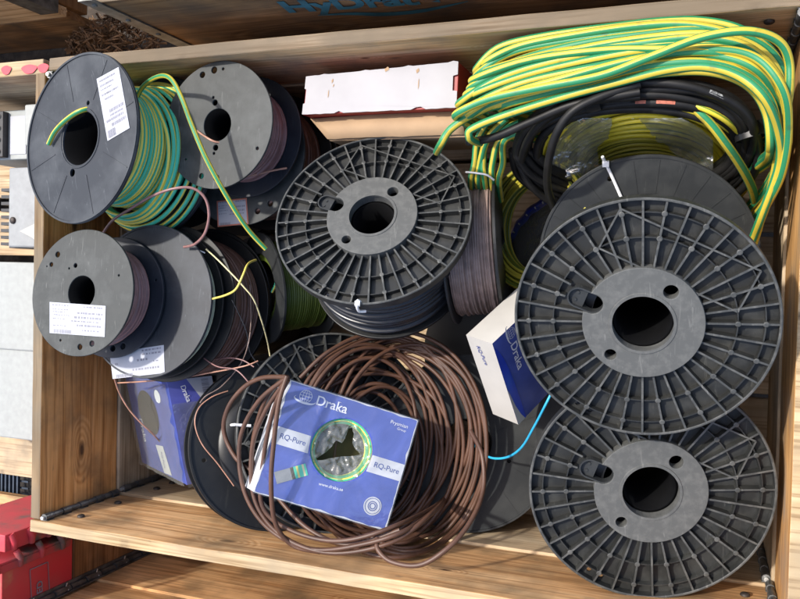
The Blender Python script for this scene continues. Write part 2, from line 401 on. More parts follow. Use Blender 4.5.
M['wrap_white'] = wrapped('white_print_wrapped', (.55, .56, .58))
M['ink_blue'] = simple('blue_ink', (.045, .07, .25), .5, .1, 40, bstr=0)
M['ink_white'] = simple('white_ink', (.74, .75, .80), .5, .05, 40, bstr=0)
M['film'] = film_mat('clear_film', (.85, .88, .85), .14, .10)
M['film_green'] = film_mat('greenish_film', (.70, .74, .54), .18, .16)
M['film_hazy'] = film_mat('hazy_film', (.66, .76, .56), .08, .16)
M['film_wrap'] = film_mat('shrink_wrap', (.93, .94, .95), .09, .035)
M['hole_dark'] = simple('box_inside', (.06, .048, .02), .8, .3, 40)
M['blue_band'] = simple('blue_band', (.01, .03, .30), .35, .35, 120)
M['steel'] = simple('light_grey_painted_steel', (.30, .315, .30), .55, .07, 90, bstr=.08, detail=9)
M['steel_mid'] = simple('grey_painted_steel', (.24, .25, .25), .5, .1, 70, bstr=.06)
M['vent'] = simple('black_grille', (.02, .02, .022), .5, .3, 60)
M['grid_blue'] = simple('dark_blue_mesh', (.02, .035, .06), .5, .3, 60)
M['red_spray'] = None
def red_paint():
    m, nt, bs = mat('red_sprayed_wood'); L = nt.links.new
    n1 = N(nt, 'ShaderNodeTexNoise'); n1.inputs['Scale'].default_value = 9; n1.inputs['Detail'].default_value = 6; L(coords(nt).outputs[0], n1.inputs['Vector'])
    cr = ramp(nt, [(.36, (.42, .28, .12)), (.47, (.50, .06, .06)), (.7, (.60, .03, .045))]); L(n1.outputs[0], cr.inputs[0])
    L(cr.outputs[0], bs.inputs['Base Color']); bs.inputs['Roughness'].default_value = .6; bump(nt, bs, n1.outputs[0], .2, .002)
    return m
M['red_spray'] = red_paint()
def red_metal():
    m, nt, bs = mat('red_sprayed_metal'); L = nt.links.new
    n1 = N(nt, 'ShaderNodeTexNoise'); n1.inputs['Scale'].default_value = 16; n1.inputs['Detail'].default_value = 7; L(coords(nt).outputs[0], n1.inputs['Vector'])
    cr = ramp(nt, [(.34, (.10, .085, .08)), (.46, (.42, .05, .06)), (.62, (.52, .04, .06)), (.8, (.58, .09, .10))]); L(n1.outputs[0], cr.inputs[0])
    L(cr.outputs[0], bs.inputs['Base Color']); bs.inputs['Roughness'].default_value = .55; bump(nt, bs, n1.outputs[0], .2, .002)
    return m
M['red_metal'] = red_metal()
M['red_dot'] = simple('red_paint_dot', (.75, .05, .07), .6, .15, 60)
M['teal'] = simple('teal_paint', (.02, .12, .17), .7, .3, 30, bstr=0)
def soil():
    m, nt, bs = mat('dark_soil'); L = nt.links.new
    n1 = N(nt, 'ShaderNodeTexNoise'); n1.inputs['Scale'].default_value = 30; n1.inputs['Detail'].default_value = 10; L(coords(nt, rnd=False).outputs[0], n1.inputs['Vector'])
    cr = ramp(nt, [(.35, (.018, .014, .011)), (.6, (.055, .042, .032)), (.78, (.13, .1, .075))]); L(n1.outputs[0], cr.inputs[0]); L(cr.outputs[0], bs.inputs['Base Color'])
    bs.inputs['Roughness'].default_value = .95; bump(nt, bs, n1.outputs[0], .8, .01)
    return m
M['soil'] = soil()
M['bark'] = simple('shredded_bark', (.15, .085, .042), .9, .6, 70, bstr=.6)

# ------------------------------------------------------------------ crate
L_, W_, T_ = 1.196, .804, .02
def oboard(name, lo, hi, mats, parent, top=1, bevel=.0016):
    """a board with its own origin at its centre so each has its own grain"""
    c = [(a + b) / 2 for a, b in zip(lo, hi)]; mb = MB()
    mb.box([a - q for a, q in zip(lo, c)], [b - q for b, q in zip(hi, c)], 0, top=top)
    o = mb.build(name, mats, parent, bevel); o.location = c
    return o
def board_sub(name, lo, hi, mats, parent, top=1, nz=5, amp=.0012):
    """a board whose long edges wander a little, as sawn planks do"""
    c = Vector([(a + b) / 2 for a, b in zip(lo, hi)]); d = Vector([b - a for a, b in zip(lo, hi)])
    ax = 0 if d.x > d.y else 1; n = max(6, int(d[ax] / .035)); mb = MB(); vs = []
    seed = random.uniform(0, 99)
    for i in range(n + 1):
        t = -d[ax] / 2 + d[ax] * i / n
        o = 1 - ax
        for (so, sz) in ((-1, -1), (1, -1), (1, 1), (-1, 1)):
            p = Vector((0, 0, 0)); p[ax] = t
            p[o] = so * d[o] / 2 + noise.noise((t * 9 + seed, so * 3.1, sz * 2.7)) * amp
            p.z = sz * d.z / 2 + (noise.noise((t * 14 + seed, so * 1.7, 9.1)) * amp * 1.6 if sz > 0 else 0)
            vs.append(p)
    fs = []; ms = []
    for i in range(n):
        for k in range(4):
            k2 = (k + 1) % 4; fs.append((i*4+k, i*4+k2, i*4+4+k2, i*4+4+k)); ms.append(top if k == 2 else 0)
    fs += [(3, 2, 1, 0), (n*4, n*4+1, n*4+2, n*4+3)]; ms += [top, top]
    mb.add(vs, fs); mb.m = ms
    o = mb.build(name, mats, parent, .0015); o.location = c
    return o

crate = empty('wooden_crate', 'open hinged plank crate holding all the cable spools, boxes and coils', 'crate', Matrix.Translation((0, 0, 0)))
ZC = -.195
# upper collar (back board runs past the corner, as collar boards do)
board_sub('board', (.03, W_ - T_, ZC + .001), (L_ + .03, W_, 0), [M['wood_back'], M['wood_grey']], crate)
board_sub('board', (.0, 0, ZC + .001), (L_ + .02, T_, 0), [M['wood_front'], M['wood_edge']], crate)
board_sub('board', (0, T_ + .003, ZC + .001), (T_, W_ - T_ - .003, -.002), [M['wood_left'], M['wood_grey_y']], crate)
board_sub('board', (L_ - T_, T_ + .003, ZC + .001), (L_, W_ - T_ - .003, -.002), [M['wood_right'], M['wood_edge']], crate)
# lower collar, a few millimetres further in
i_ = .004
board_sub('board', (.0, W_ - T_ - i_, 2 * ZC), (L_, W_ - i_, ZC - .001), [M['wood_low'], M['wood_low']], crate, 0)
board_sub('board', (.0, i_, 2 * ZC), (L_, T_ + i_, ZC - .001), [M['wood_low'], M['wood_low']], crate, 0)
board_sub('board', (i_, T_ + i_ + .003, 2 * ZC), (T_ + i_, W_ - T_ - i_ - .003, ZC - .001), [M['wood_low_y'], M['wood_low_y']], crate, 0)
board_sub('board', (L_ - T_ - i_, T_ + i_ + .003, 2 * ZC), (L_ - i_, W_ - T_ - i_ - .003, ZC - .001), [M['wood_low_y'], M['wood_low_y']], crate, 0)
def hinge(x, y, z0, z1, sx, sy, parent):
    """knuckled corner hinge: alternating barrels on a pin with two leaves"""
    mb = MB(); n = 9; h = (z1 - z0) / n
    for k in range(n):
        r = .0062 if k % 2 == 0 else .0052
        mb.tube([(x + sx*.006, y + sy*.006, z0 + k*h + .001), (x + sx*.006, y + sy*.006, z0 + (k+1)*h - .001)], r, 10)
        if k % 2 == 0: mb.box((min(x, x + sx*.012), y + sy*.0008 - .0006, z0 + k*h + .002), (max(x, x + sx*.012), y + sy*.0008 + .0006, z0 + (k+1)*h - .002))
    mb.tube([(x + sx*.006, y + sy*.006, z0), (x + sx*.006, y + sy*.006, z1 + .004)], .0034, 8, mat=1)
    return mb.build('hinge', [M['hinge'], M['zinc']], parent)
def bolt(p, nrm, parent, r=.0065):
    mb = MB(); mb.lathe([(r, -.001), (r, .0012), (r*.7, .0028), (0.0001, .0034)], 14, smooth=True)
    mb.xf(frame(p, nrm)); return mb.build('bolt', M['bolt'], parent)
for (x, y, sx, sy) in ((T_, T_, 1, 1), (T_, W_ - T_, 1, -1), (L_ - T_, T_, -1, 1), (L_ - T_, W_ - T_, -1, -1)):
    hinge(x, y, ZC + .004, -.004, sx, sy, crate)
    hinge(x + sx*i_, y + sy*i_, 2*ZC + .004, ZC - .004, sx, sy, crate)
for za in (-.05, -.145):
    for xx in (.065, L_ - .06):
        bolt((xx, T_ + .0015, za), (0, 1, 0), crate); bolt((xx, W_ - T_ - .0015, za), (0, -1, 0), crate)
    for yy in (.06, W_ - .06):
        bolt((T_ + .0015, yy, za), (1, 0, 0), crate); bolt((L_ - T_ - .0015, yy, za), (-1, 0, 0), crate)
for za in (ZC - .05, ZC - .10):
    for yy in (.065,):
        bolt((T_ + i_ + .0015, yy, za), (1, 0, 0), crate); bolt((L_ - T_ - i_ - .0015, yy, za), (-1, 0, 0), crate)
    bolt((.075, T_ + i_ + .0015, za), (0, 1, 0), crate)
    bolt((L_ - .07, T_ + i_ + .0015, za), (0, 1, 0), crate)

pal = empty('wooden_pallet', 'slatted wooden pallet floor beneath the spools inside the crate', 'pallet', Matrix.Translation((L_/2, W_/2, -.54)))
for k in range(6):
    y0 = .004 + k * .134
    o = oboard('deck_board', (0, y0, -.416), (L_, y0 + .126, -.394), [M['wood_low'], M['wood_low']], pal, 0); o.matrix_parent_inverse = pal.matrix_world.inverted()
for k, y0 in enumerate((.02, .352, .684)):
    o = oboard('bearer', (0, y0, -.54), (L_, y0 + .1, -.418), [M['wood_dark'], M['wood_dark']], pal, 0); o.matrix_parent_inverse = pal.matrix_world.inverted()

# ------------------------------------------------------------------ ground
g = MB(); n = 60
vs = [((-3 + 6 * i / n), (-3 + 6 * j / n), -.545 + .012 * noise.noise((i * .5, j * .5, 0))) for j in range(n + 1) for i in range(n + 1)]
g.add(vs, [(j*(n+1)+i, j*(n+1)+i+1, (j+1)*(n+1)+i+1, (j+1)*(n+1)+i) for j in range(n) for i in range(n)], 0, True)
tag(g.build('ground', M['soil']), kind='structure')

# ------------------------------------------------------------------ spools
def winding(parent, r, z0, z1, pitch, m, name='wire', wobble=.0012, n=72, rvar=.0):
    """close turns of wire: one ridge per turn"""
    k = max(4, int((z1 - z0) / pitch)); h = (z1 - z0) / k; prof = []; turn = []
    for i in range(k):
        jr = random.uniform(-1, 1) * wobble * .6
        for q in range(5):
            a = PI * q / 5 + PI / 10
            prof.append((r + jr + .5 * pitch * math.sin(a) - .35*pitch, z0 + h * (i + .5) - .5 * h * math.cos(a))); turn.append(i)
    ph = [random.uniform(0, 6.28) for _ in range(k)]
    def wob(j, a):
        t = turn[j]; return (rvar * math.sin(a + ph[t]) + wobble * .25 * math.sin(3*a + 2*ph[t]), wobble * .3 * math.sin(2*a + ph[t]))
    mb = MB(); mb.lathe([(r * .6, z0)] + prof + [(r * .6, z1)], n, 0, True, wob=lambda j, a: wob(min(max(j - 1, 0), len(turn) - 1), a))
    return mb.build(name, m, parent)
def core(parent, r, z0, z1, m):
    mb = MB(); mb.lathe([(r, z0), (r, z1), (r - .004, z1), (r - .004, z0)], 40, 0, True, True)
    return mb.build('core', M['bore'], parent)
def holes_at(lst): return [circle2(r * math.cos(R_(a)), r * math.sin(R_(a)), q, 20) for r, a, q in lst]
def flat_flange(parent, R, rh, z0, z1, m, holes=(), grooves=0, rim=.0, spin=0, name='flange', gap=.004):
    mb = MB(); mb.mesh(plate(circle2(0, 0, R, 96), [circle2(0, 0, rh, 40)] + holes_at(holes), z0, z1, min(.0009, (z1-z0)*.3)), 0)
    if grooves:   # raised moulding seams across the face
        for k in range(grooves):
            A = Matrix.Rotation(2*PI*k/grooves + spin, 4, 'Z')
            mb.box((rh + gap, -.0008, z1 - .0005), (R - .006, .0008, z1 + .0007), 0, A)
        mb.lathe([(rh + .0045, z1 - .0002), (rh + .004, z1 + .0012), (rh + .0015, z1 + .0012), (rh + .001, z1 - .0002)], 48)
    if rim:
        mb.lathe([(R + .0002, z1 - .001), (R + .0002, z1 + rim), (R - .003, z1 + rim), (R - .0035, z1 - .001)], 96, 0, False, True)
    return mb.build(name, m, parent)

def ribbed_flange(parent, R, spin=0.0, slot=True):
    """deep moulded flange: rim, spokes, two ring ribs, bosses and a raised hub disc with holes"""
    mb = MB(); s = R / .16; dp = -.0125 * s
    rh, rhub = .24 * R, .455 * R
    def hub_holes():
        h = [circle2(0, 0, rh, 48)]
        for a, rr, q in ((52, .335, .062), (228, .365, .052)): h.append(circle2(R*rr*math.cos(R_(a)), R*rr*math.sin(R_(a)), q * R, 22))
        return h
    sc = Vector((.395*R*math.cos(R_(154)), .395*R*math.sin(R_(154))))
    # plate
    slc = Vector((.42*R*math.cos(R_(157)), .42*R*math.sin(R_(157)))); hol = []
    for k in range(96):
        d = Vector((math.cos(2*PI*k/96), math.sin(2*PI*k/96))); r_ = rhub * .9; b_ = d.dot(slc); q_ = b_*b_ - slc.length_squared + (.085*R)**2
        if q_ > 0 and b_ > 0: r_ = max(r_, b_ + math.sqrt(q_))
        hol.append((d.x*r_, d.y*r_))
    ph = [hol] + [circle2(R*.93*math.cos(R_(a)), R*.93*math.sin(R_(a)), R*.022, 14) for a in (236, 243)]
    mb.mesh(plate(circle2(0, 0, R - .001, 120), ph, dp - .003, dp), 0)
    # rim
    mb.lathe([(R, dp - .003), (R, -.001), (R - .001, 0), (R - .0028*s, 0), (R - .0036*s, -.001), (R - .0036*s, dp)], 120, 0, False)
    # ring ribs
    for fr in (.885, .69):
        q = fr * R; w = .0008 * s
        mb.lathe([(q - w*1.4, dp - .001), (q - w, -.0034), (q + w, -.0034), (q + w*1.4, dp - .001)], 120)
    # spokes
    ns = 36
    for k in range(ns):
        a = 2*PI*k/ns; A = Matrix.Rotation(a, 4, 'Z'); w = .0013 * s
        x0 = rhub * .97 if abs(k*360/ns - 157) > 9 else .625 * R; x1 = R - .003
        mb.hexa([A @ Vector(p) for p in ((x0, -w*1.35, dp - .001), (x1, -w*1.35, dp - .001), (x1, w*1.35, dp - .001), (x0, w*1.35, dp - .001), (x0, -w, -.0015), (x1, -w, -.0015), (x1, w, -.0015), (x0, w, -.0015))])
        if k % 2 == 0:
            for fr in (.885, .69):
                B = A @ Matrix.Translation((fr * R, 0, 0)); q = .0036 * s
                mb.lathe([(q, dp), (q, -.0012), (q * .7, -.0008), (.0001, -.0008)], 10)
                for i in range(40): mb.v[-1 - i] = B @ mb.v[-1 - i]
    # four brace ribs: a slanted parallelogram across one sector
    c4 = [(R*.93*math.cos(R_(a)), R*.93*math.sin(R_(a))) for a in (100, 27)]
    d4 = [(R*.69*math.cos(R_(a)), R*.69*math.sin(R_(a))) for a in (118, 8)]
    for p, q in ((c4[0], c4[1]), (c4[0], d4[0]), (c4[1], d4[1]), (d4[0], d4[1])):
        p = Vector((*p, 0)); q = Vector((*q, 0)); d = (q - p); a = math.atan2(d.y, d.x)
        B = Matrix.Translation(p) @ Matrix.Rotation(a, 4, 'Z'); w = .0011 * s
        mb.box((0, -w, dp), (d.length, w, -.0018), 0, B)
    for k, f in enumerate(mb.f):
        if min(mb.v[i].z for i in f) > -.0032: mb.m[k] = 1  # top faces of ribs and spokes take the painted glint colour
    A = Matrix.Rotation(spin, 4, 'Z'); mb.xf(A)
    fl = mb.build('flange', [M['black_rib'], M['rib_glint']], parent)
    # hub disc
    hb = MB(); hh = hub_holes()
    if slot: hh.append([(sc.x + .085*R*math.cos(t), sc.y + .085*R*math.sin(t)) for t in [2*PI*k/24 for k in range(24)]]) if False else None
    sl = circle2(.41*R*math.cos(R_(157)), .41*R*math.sin(R_(157)), .075*R, 28)
    out = []
    for k in range(96):   # hub outline with the slot bitten out of its edge
        p = Vector((rhub*math.cos(2*PI*k/96), rhub*math.sin(2*PI*k/96)))
        c = Vector((.41*R*math.cos(R_(157)), .41*R*math.sin(R_(157))))
        if (p - c).length < .088*R:
            if not out or out[-1] is not None: out.append(None)
        else: out.append(p)
    i = out.index(None); pre = out[i - 1]; post = out[(i + 1) % len(out)]
    a0 = math.atan2(pre.y - c.y, pre.x - c.x); a1 = math.atan2(post.y - c.y, post.x - c.x)
    mid = math.atan2(-c.y, -c.x)
    def un(a, ref):
        while a - ref > PI: a -= 2*PI
        while a - ref < -PI: a += 2*PI
        return a
    a0 = un(a0, mid); a1 = un(a1, mid)
    arc = [Vector((c.x + .088*R*math.cos(a0 + (a1 - a0)*t/18), c.y + .088*R*math.sin(a0 + (a1 - a0)*t/18))) for t in range(1, 18)]
    out = out[:i] + arc + out[i + 1:]
    hb.mesh(plate([(p.x, p.y) for p in out], hh, dp - .002, .003 * s, .0008), 0)
    hb.lathe([(rh - .0015, .0005), (rh - .0015, .0042*s), (rh + .002, .0042*s), (rh + .003, .0025*s)], 64)
    hb.xf(A); hub = hb.build('hub_disc', M['black_hub'], parent)
    # moulded insert filling the outer half of the slot: stadium rim, floor and two screws
    ib = MB(); th = R_(157); E2 = Matrix.Rotation(th, 4, 'Z')
    st = []
    q = .086 * R; xa, xb = .41*R, .53*R
    for k in range(13): a = PI/2 - PI*k/12; st.append((xb + q*math.cos(a), q*math.sin(a)))
    for k in range(13): a = -PI/2 - PI*k/12; st.append((xa + q*math.cos(a), q*math.sin(a)))
    inn = [(xa + (x - xa) * .93 if x < xa else (xb + (x - xb) * .86 if x > xb else x), y * .86) for x, y in st]
    ib.mesh(plate(st, [inn], dp, .0005))
    fl2 = [(x, y) for x, y in inn if x > xa + .075*R]; fl2 += [(xa + .06*R, -q*.86), (xa + .06*R, q*.86)]
    cx = sum(p[0] for p in fl2)/len(fl2); fl2.sort(key=lambda p: math.atan2(p[1], p[0]-cx))
    ib.mesh(plate(fl2, [], dp, dp + .007*s))
    for yy in (-.032*R, .032*R):
        b0 = len(ib.v); ib.lathe([(.013*R, dp + .006*s), (.013*R, dp + .0085*s), (.0001, dp + .0085*s)], 10)
        for k in range(b0, len(ib.v)): ib.v[k] = Matrix.Translation((.545*R, yy, 0)) @ ib.v[k]
    # dark well floor behind the open half of the slot
    ib.xf(A @ E2); ib.build('slot_insert', M['black_flat'], parent)
    return fl

def zip_tie(parent, pts, w=.0022, tail=None):
    mb = MB(); mb.tube(spline(pts, 6), w, 6)
    p = Vector(pts[len(pts)//2]); mb.box(p - Vector((.004, .003, .0025)), p + Vector((.004, .003, .003)))
    return mb.build('zip_tie', M['tie'], parent)

def label_on(parent, Mw, c, n, quad, rows, border=None, seed=0, flip=False):
    """a paper label stuck on a flange, with unreadable lines of small print and a barcode"""
    rnd = random.Random(seed); n = Vector(n).normalized(); inv = Mw.inverted()
    q = [on_plane(u, v, c, n) + n * .0006 for u, v in quad]
    def P(a, b, h): return inv @ ((q[0]*(1-a) + q[1]*a)*(1-b) + (q[3]*(1-a) + q[2]*a)*b + n*h)
    mb = MB(); mb.hexa([P(0,0,-.0003), P(1,0,-.0003), P(1,1,-.0003), P(0,1,-.0003), P(0,0,.0002), P(1,0,.0002), P(1,1,.0002), P(0,1,.0002)])
    lab = mb.build('label', M['paper'], parent)
    ib = MB()
    def strip(a0, a1, b0, b1, mt=0): ib.add([P(a0,b0,.0005), P(a1,b0,.0005), P(a1,b1,.0005), P(a0,b1,.0005)], [(0,1,2,3)], mt)
    for (b, h, a0, a1) in rows:
        a = a0
        while a < a1 - .02:
            w = rnd.uniform(.015, .05)
            strip(a, min(a + w, a1), b, b + h); a += w + rnd.uniform(.008, .03)
    a = .08
    while a < .40:
        w = rnd.uniform(.006, .02); strip(a, a + w, .86, .98) if not flip else strip(a, a + w, .02, .14); a += w + rnd.uniform(.006, .016)
    if border:
        for (a0, a1, b0, b1) in ((0,1,0,.05),(0,1,.95,1),(0,.04,.05,.95),(.96,1,.05,.95)): strip(a0, a1, b0, b1, 1)
    ib.build('print', [M['ink'], M['ink_red']], lab)
    return lab
ROWS = [(.06, .035, .05, .35), (.06, .05, .62, .95), (.20, .03, .06, .34), (.26, .06, .50, .95), (.28, .03, .06, .3), (.38, .03, .08, .36), (.40, .07, .45, .92), (.54, .04, .4, .9), (.5, .03, .06, .3), (.66, .06, .5, .93), (.72, .03, .06, .32), (.82, .05, .6, .93)]

G1 = 'black ribbed cable spools'
G2 = 'small smooth-sided wire spools'
def spool(label, c, n, spin=0.0, group=None, cat='cable spool'):
    Mw = frame(c, n, spin); return empty('cable_spool', label, cat, Mw, group), Mw

# --- M: big ribbed spool, right
nM = Vector((.06, -.345, .935)).normalized(); cM = CAM + (Vector((1.0, .401, .021)) - CAM) * .952
s, Mw = spool('largest ribbed black spool, top right, with a white zip tie on its rear flange', cM, nM, 0, G1)
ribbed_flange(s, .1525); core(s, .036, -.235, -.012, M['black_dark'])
winding(s, .10, -.225, -.02, .006, M['black_wire'])
flat_flange(s, .152, .036, -.238, -.232, M['black_flat'], [(.13, 112, .0045)], 26, .0015)
inv = Mw.inverted()
cr, nr = cM - nM * .2315, nM
pz = [on_plane(u, v, cr, nr) + nM * h for u, v, h in ((603, 155, .012), (606, 163, .004), (613, 178, .003), (621, 196, .003), (628, 212, .0025))]
tb = MB(); tb.tube(spline([inv @ p for p in pz], 6), .0024, 6); q = inv @ pz[1]; tb.box(q - Vector((.0045, .004, .002)), q + Vector((.0045, .004, .004)))
tb.build('zip_tie', M['tie'], s)

# --- O: ribbed spool, lower right
nO = Vector((.20, -.20, .955)).normalized(); cO = CAM + (Vector((1.011, .171, -.064)) - CAM) * .99
s, Mw = spool('ribbed black spool at the lower right, half under the largest one', cO, nO, R_(2), G1)
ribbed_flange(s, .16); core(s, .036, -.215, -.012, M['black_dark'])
winding(s, .10, -.205, -.02, .006, M['black_wire'])
flat_flange(s, .15, .036, -.217, -.211, M['black_flat'])

# --- F: ribbed spool, centre
nF = Vector((.145, .487, .861)).normalized(); cF = Vector((.616, .539, -.016))
s, Mw = spool('ribbed black spool of black wire in the middle, white tie on its rim', cF, nF, R_(10), G1)
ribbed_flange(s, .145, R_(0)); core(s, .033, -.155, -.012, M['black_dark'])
winding(s, .118, -.150, -.018, .0062, M['black_wire'], rvar=.003, wobble=.002)
flat_flange(s, .124, .033, -.157, -.151, M['black_dark'])
inv = Mw.inverted(); p = inv @ on_plane(358, 302, cF, nF); d = Vector((p.x, p.y, 0)).normalized(); t = Vector((-d.y, d.x, 0))
tb = MB(); rr = .145
tb.tube(spline([d*(rr-.006) + t*.002 + Vector((0,0,-.004)), d*(rr-.004) + Vector((0,0,.003)), d*(rr+.003) + Vector((0,0,.002)), d*(rr+.004) + Vector((0,0,-.012)), d*(rr+.001) + t*.008 + Vector((0,0,-.018))], 5), .0022, 6)
tb.box(d*(rr+.001) - Vector((.003,.003,-.001)) , d*(rr+.001) + Vector((.004,.004,.005)))
tb.build('zip_tie', M['tie'], s)

# --- H: ribbed spool under the brown coil
nH = Vector((.65, .2, .73)).normalized(); cH = CAM + ray(336, 431) * 1.335
s, Mw = spool('ribbed black spool lying beneath the brown cable coil and the blue box', cH, nH, R_(95), G1)
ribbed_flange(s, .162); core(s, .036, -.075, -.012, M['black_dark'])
winding(s, .085, -.07, -.02, .005, M['black_wire'])
flat_flange(s, .150, .036, -.08, -.074, M['black_dark'])
inv = Mw.inverted(); p = inv @ on_plane(238, 425, cH, nH); d = Vector((p.x, p.y, 0)).normalized()
tb = MB(); tb.tube([d*.140 + Vector((0,0,.001)), d*.166 + Vector((0,0,.003))], .0026, 6); tb.tube([d*.166 + Vector((0,0,.003)), d*.167 + Vector((0,0,-.02))], .0024, 6)
tb.build('zip_tie', M['tie'], s)
# thin wires trailing between its two flanges
wb = MB()
for q, rr in enumerate((.10, .116, .128)):
    wb.tube([(rr*math.cos(a), rr*math.sin(a), -.06 - .03*q + .012*math.sin(3*a+q)) for a in [R_(k) for k in range(0, 361, 6)]], .0011, 6, True)
wb.build('loose_wire', M['copper_wire'], s)

# --- smooth black spool half under H
cH2 = CAM + ray(275, 444) * 1.39
s, Mw = spool('black smooth spool tipped up beneath the left of the brown coil', cH2, nH, 0, G2)
flat_flange(s, .143, .060, -.006, 0, M['black_dark'], [(.12, 200, .004)], 0, .003); core(s, .064, -.06, -.003, M['black_dark'])
mb = MB(); mb.lathe([(.0625, .0), (.0625, .005), (.066, .006), (.094, .003), (.096, -.001)], 72, 0, True); mb.build('hub_ring', M['black_dark'], s)
winding(s, .09, -.055, -.007, .005, M['black_wire']); flat_flange(s, .143, .060, -.066, -.06, M['black_dark'])

# --- P: smooth grey spool, low, right of the coil
nP = Vector((.3, .1, .95)).normalized(); cP = at(468, 443, -.245)
s, Mw = spool('smooth dark grey spool lying low between brown coil and lower right ribbed spool', cP, nP, 0, G2)
flat_flange(s, .148, .041, -.005, 0, M['black_flat'], [(.075, -20, .004)], 14, .002); core(s, .043, -.055, -.003, M['black_dark'])
winding(s, .09, -.05, -.006, .005, M['black_wire']); flat_flange(s, .148, .041, -.06, -.055, M['black_flat'])

# --- A: top-left spool with green-yellow wire
nA = Vector((-.202, .067, .977)).normalized(); cA = Vector((.143, .658, .051))
s, Mw = spool('scuffed black spool of green and yellow wire leaning on the back left corner', cA, nA, R_(20), G2)
flat_flange(s, .135, .044, -.005, 0, M['grey_blue'], [(.056, 55, .0045), (.056, 236, .007)], 8, .002, 0, gap=.02)
core(s, .046, -.15, -.003, M['black_dark'])
flat_flange(s, .14, .044, -.155, -.149, M['navy_flat'], (), 0, .002)
wb = MB(); k = 19
for i in range(k):
    z = -.010 - i * .0068; rr = .092 + random.uniform(-.0015, .0015); ph = random.uniform(0, 6.28)
    wb.tube([((rr + .001*math.sin(2*a+ph))*math.cos(a), (rr + .001*math.sin(2*a+ph))*math.sin(a), z + .0014*math.sin(a + ph)) for a in [2*PI*q/64 for q in range(64)]], .0036, 8, True, 0, .9 if i % 4 == 0 else 0.0, .02 + .25 * random.random())
for i in range(7):   # slack turns sagging off the drum
    z = -.085 - i * .009; rr = .099 + .004*i; ph = random.uniform(-.3, .3)
    wb.tube([((rr + .013*max(0, math.cos(a + 1.2 + ph)))*math.cos(a), (rr + .013*max(0, math.cos(a + 1.2 + ph)))*math.sin(a), z + .006*math.sin(a + i)) for a in [2*PI*q/64 for q in range(64)]], .0038, 8, True, 0, 1.2, random.random())
wb.build('wire', M['gy_fine'], s)
mb = MB(); mb.lathe([(.087, -.149), (.087, -.006)], 48, 0, True); mb.build('wire_underlayer', M['gy_fine'], s)
inv = Mw.inverted()
wb = MB()
end = [(150, 150, -.03), (137, 108, -.01), (142, 88, .0), (157, 77, .03), (170, 78, .045), (181, 96, .05), (192, 125, .045), (206, 158, .04), (226, 195, .025), (247, 228, .0), (266, 249, -.02)]
wb.tube(spline([inv @ at(*p) for p in end], 8), .0037, 12, twist=.35, v0=.1)
stub = [on_plane(u, v, cA, nA) + nA*h for u, v, h in ((52, 145, .006), (60, 132, .008), (72, 120, .008), (84, 111, .004), (90, 104, -.02))]
wb.build('wire_end', M['gy_cable'], s)
wb = MB(); wb.tube(spline([inv @ p for p in stub], 8), .0039, 12, twist=.3, v0=.3); wb.build('wire_end', M['gy_cable'], s)
label_on(s, Mw, cA, nA, [(97, 79), (119, 67), (130, 128), (108, 141)], [(.05, .03, .1, .8), (.13, .03, .1, .7), (.2, .02, .1, .6), (.28, .03, .1, .85), (.36, .03, .2, .6), (.56, .05, .3, .95), (.64, .03, .3, .9), (.7, .04, .1, .9), (.78, .05, .3, .95)], seed=3)

# --- a plain spool carrying A
s, Mw = spool('black spool standing beneath the leaning green and yellow wire spool', (.165, .655, -.175), (0, 0, 1), 0, G2)
flat_flange(s, .125, .04, -.005, 0, M['black_dark']); winding(s, .09, -.205, -.006, .006, M['brown_wire']); core(s, .042, -.21, -.003, M['black_dark']); flat_flange(s, .125, .04, -.216, -.21, M['black_dark'])

# --- B stack
HB = [(.088, 112, .0058), (.088, 97, .0062), (.088, 86, .003), (.036, 100, .0055), (.045, 103, .003), (.036, 268, .0055), (.045, 265, .003), (.084, 272, .006), (.084, 252, .0052), (.078, 222, .003), (.086, 332, .0035)]
cB = Vector((.347, .683, -.022)); nB = Vector((-.045, .05, .997)).normalized()
s, Mw = spool('small grey spool of mauve wire crossed by a green and yellow wire', cB, nB, 0, G2)
flat_flange(s, .10, .0265, -.004, 0, M['grey_flat'], HB); core(s, .029, -.088, -.002, M['navy_flat'])
winding(s, .076, -.084, -.005, .0034, M['mauve_wire'], rvar=.0015); flat_flange(s, .10, .027, -.09, -.086, M['navy_flat'])
inv = Mw.inverted(); wb = MB()
wb.tube(spline([inv @ (on_plane(u, v, cB, nB) + nB*h) for u, v, h in ((198, 131, .003), (207, 137, .006), (216, 142, .004), (223, 142, -.012))], 6), .0017, 7)
wb.build('wire_end', M['copper_wire'], s); wb = MB()
wb.tube(spline([inv @ at(*p) for p in ((248, 176, -.075), (262, 173, -.085), (275, 170, -.09), (287, 168, -.095))], 6), .0017, 7)
wb.build('wire_end', M['copper_wire'], s)
cB2 = Vector((.325, .655, -.128)); nB2 = Vector((-.03, .02, 1)).normalized()
s, Mw = spool('brown wire spool with red edged label under the small mauve wire spool', cB2, nB2, 0, G2)
flat_flange(s, .122, .028, -.004, 0, M['grey_flat'], [(.105, 305, .006), (.105, 290, .006), (.105, 60, .006)]); core(s, .03, -.10, -.002, M['black_dark'])
winding(s, .102, -.096, -.005, .0042, M['brown_wire'], rvar=.002); flat_flange(s, .122, .028, -.103, -.098, M['black_dark'])
label_on(s, Mw, cB2, nB2, [(217, 201), (247, 198), (249, 224), (218, 227)], ROWS[:9], True, 5)
s, Mw = spool('dark spool of black wire at the bottom of the stack by the back board', (.33, .655, -.24), (0, 0, 1), 0, G2)
flat_flange(s, .122, .028, -.004, 0, M['black_dark']); winding(s, .11, -.145, -.005, .005, M['black_wire']); core(s, .03, -.148, -.002, M['black_dark']); flat_flange(s, .122, .028, -.152, -.147, M['black_dark'])

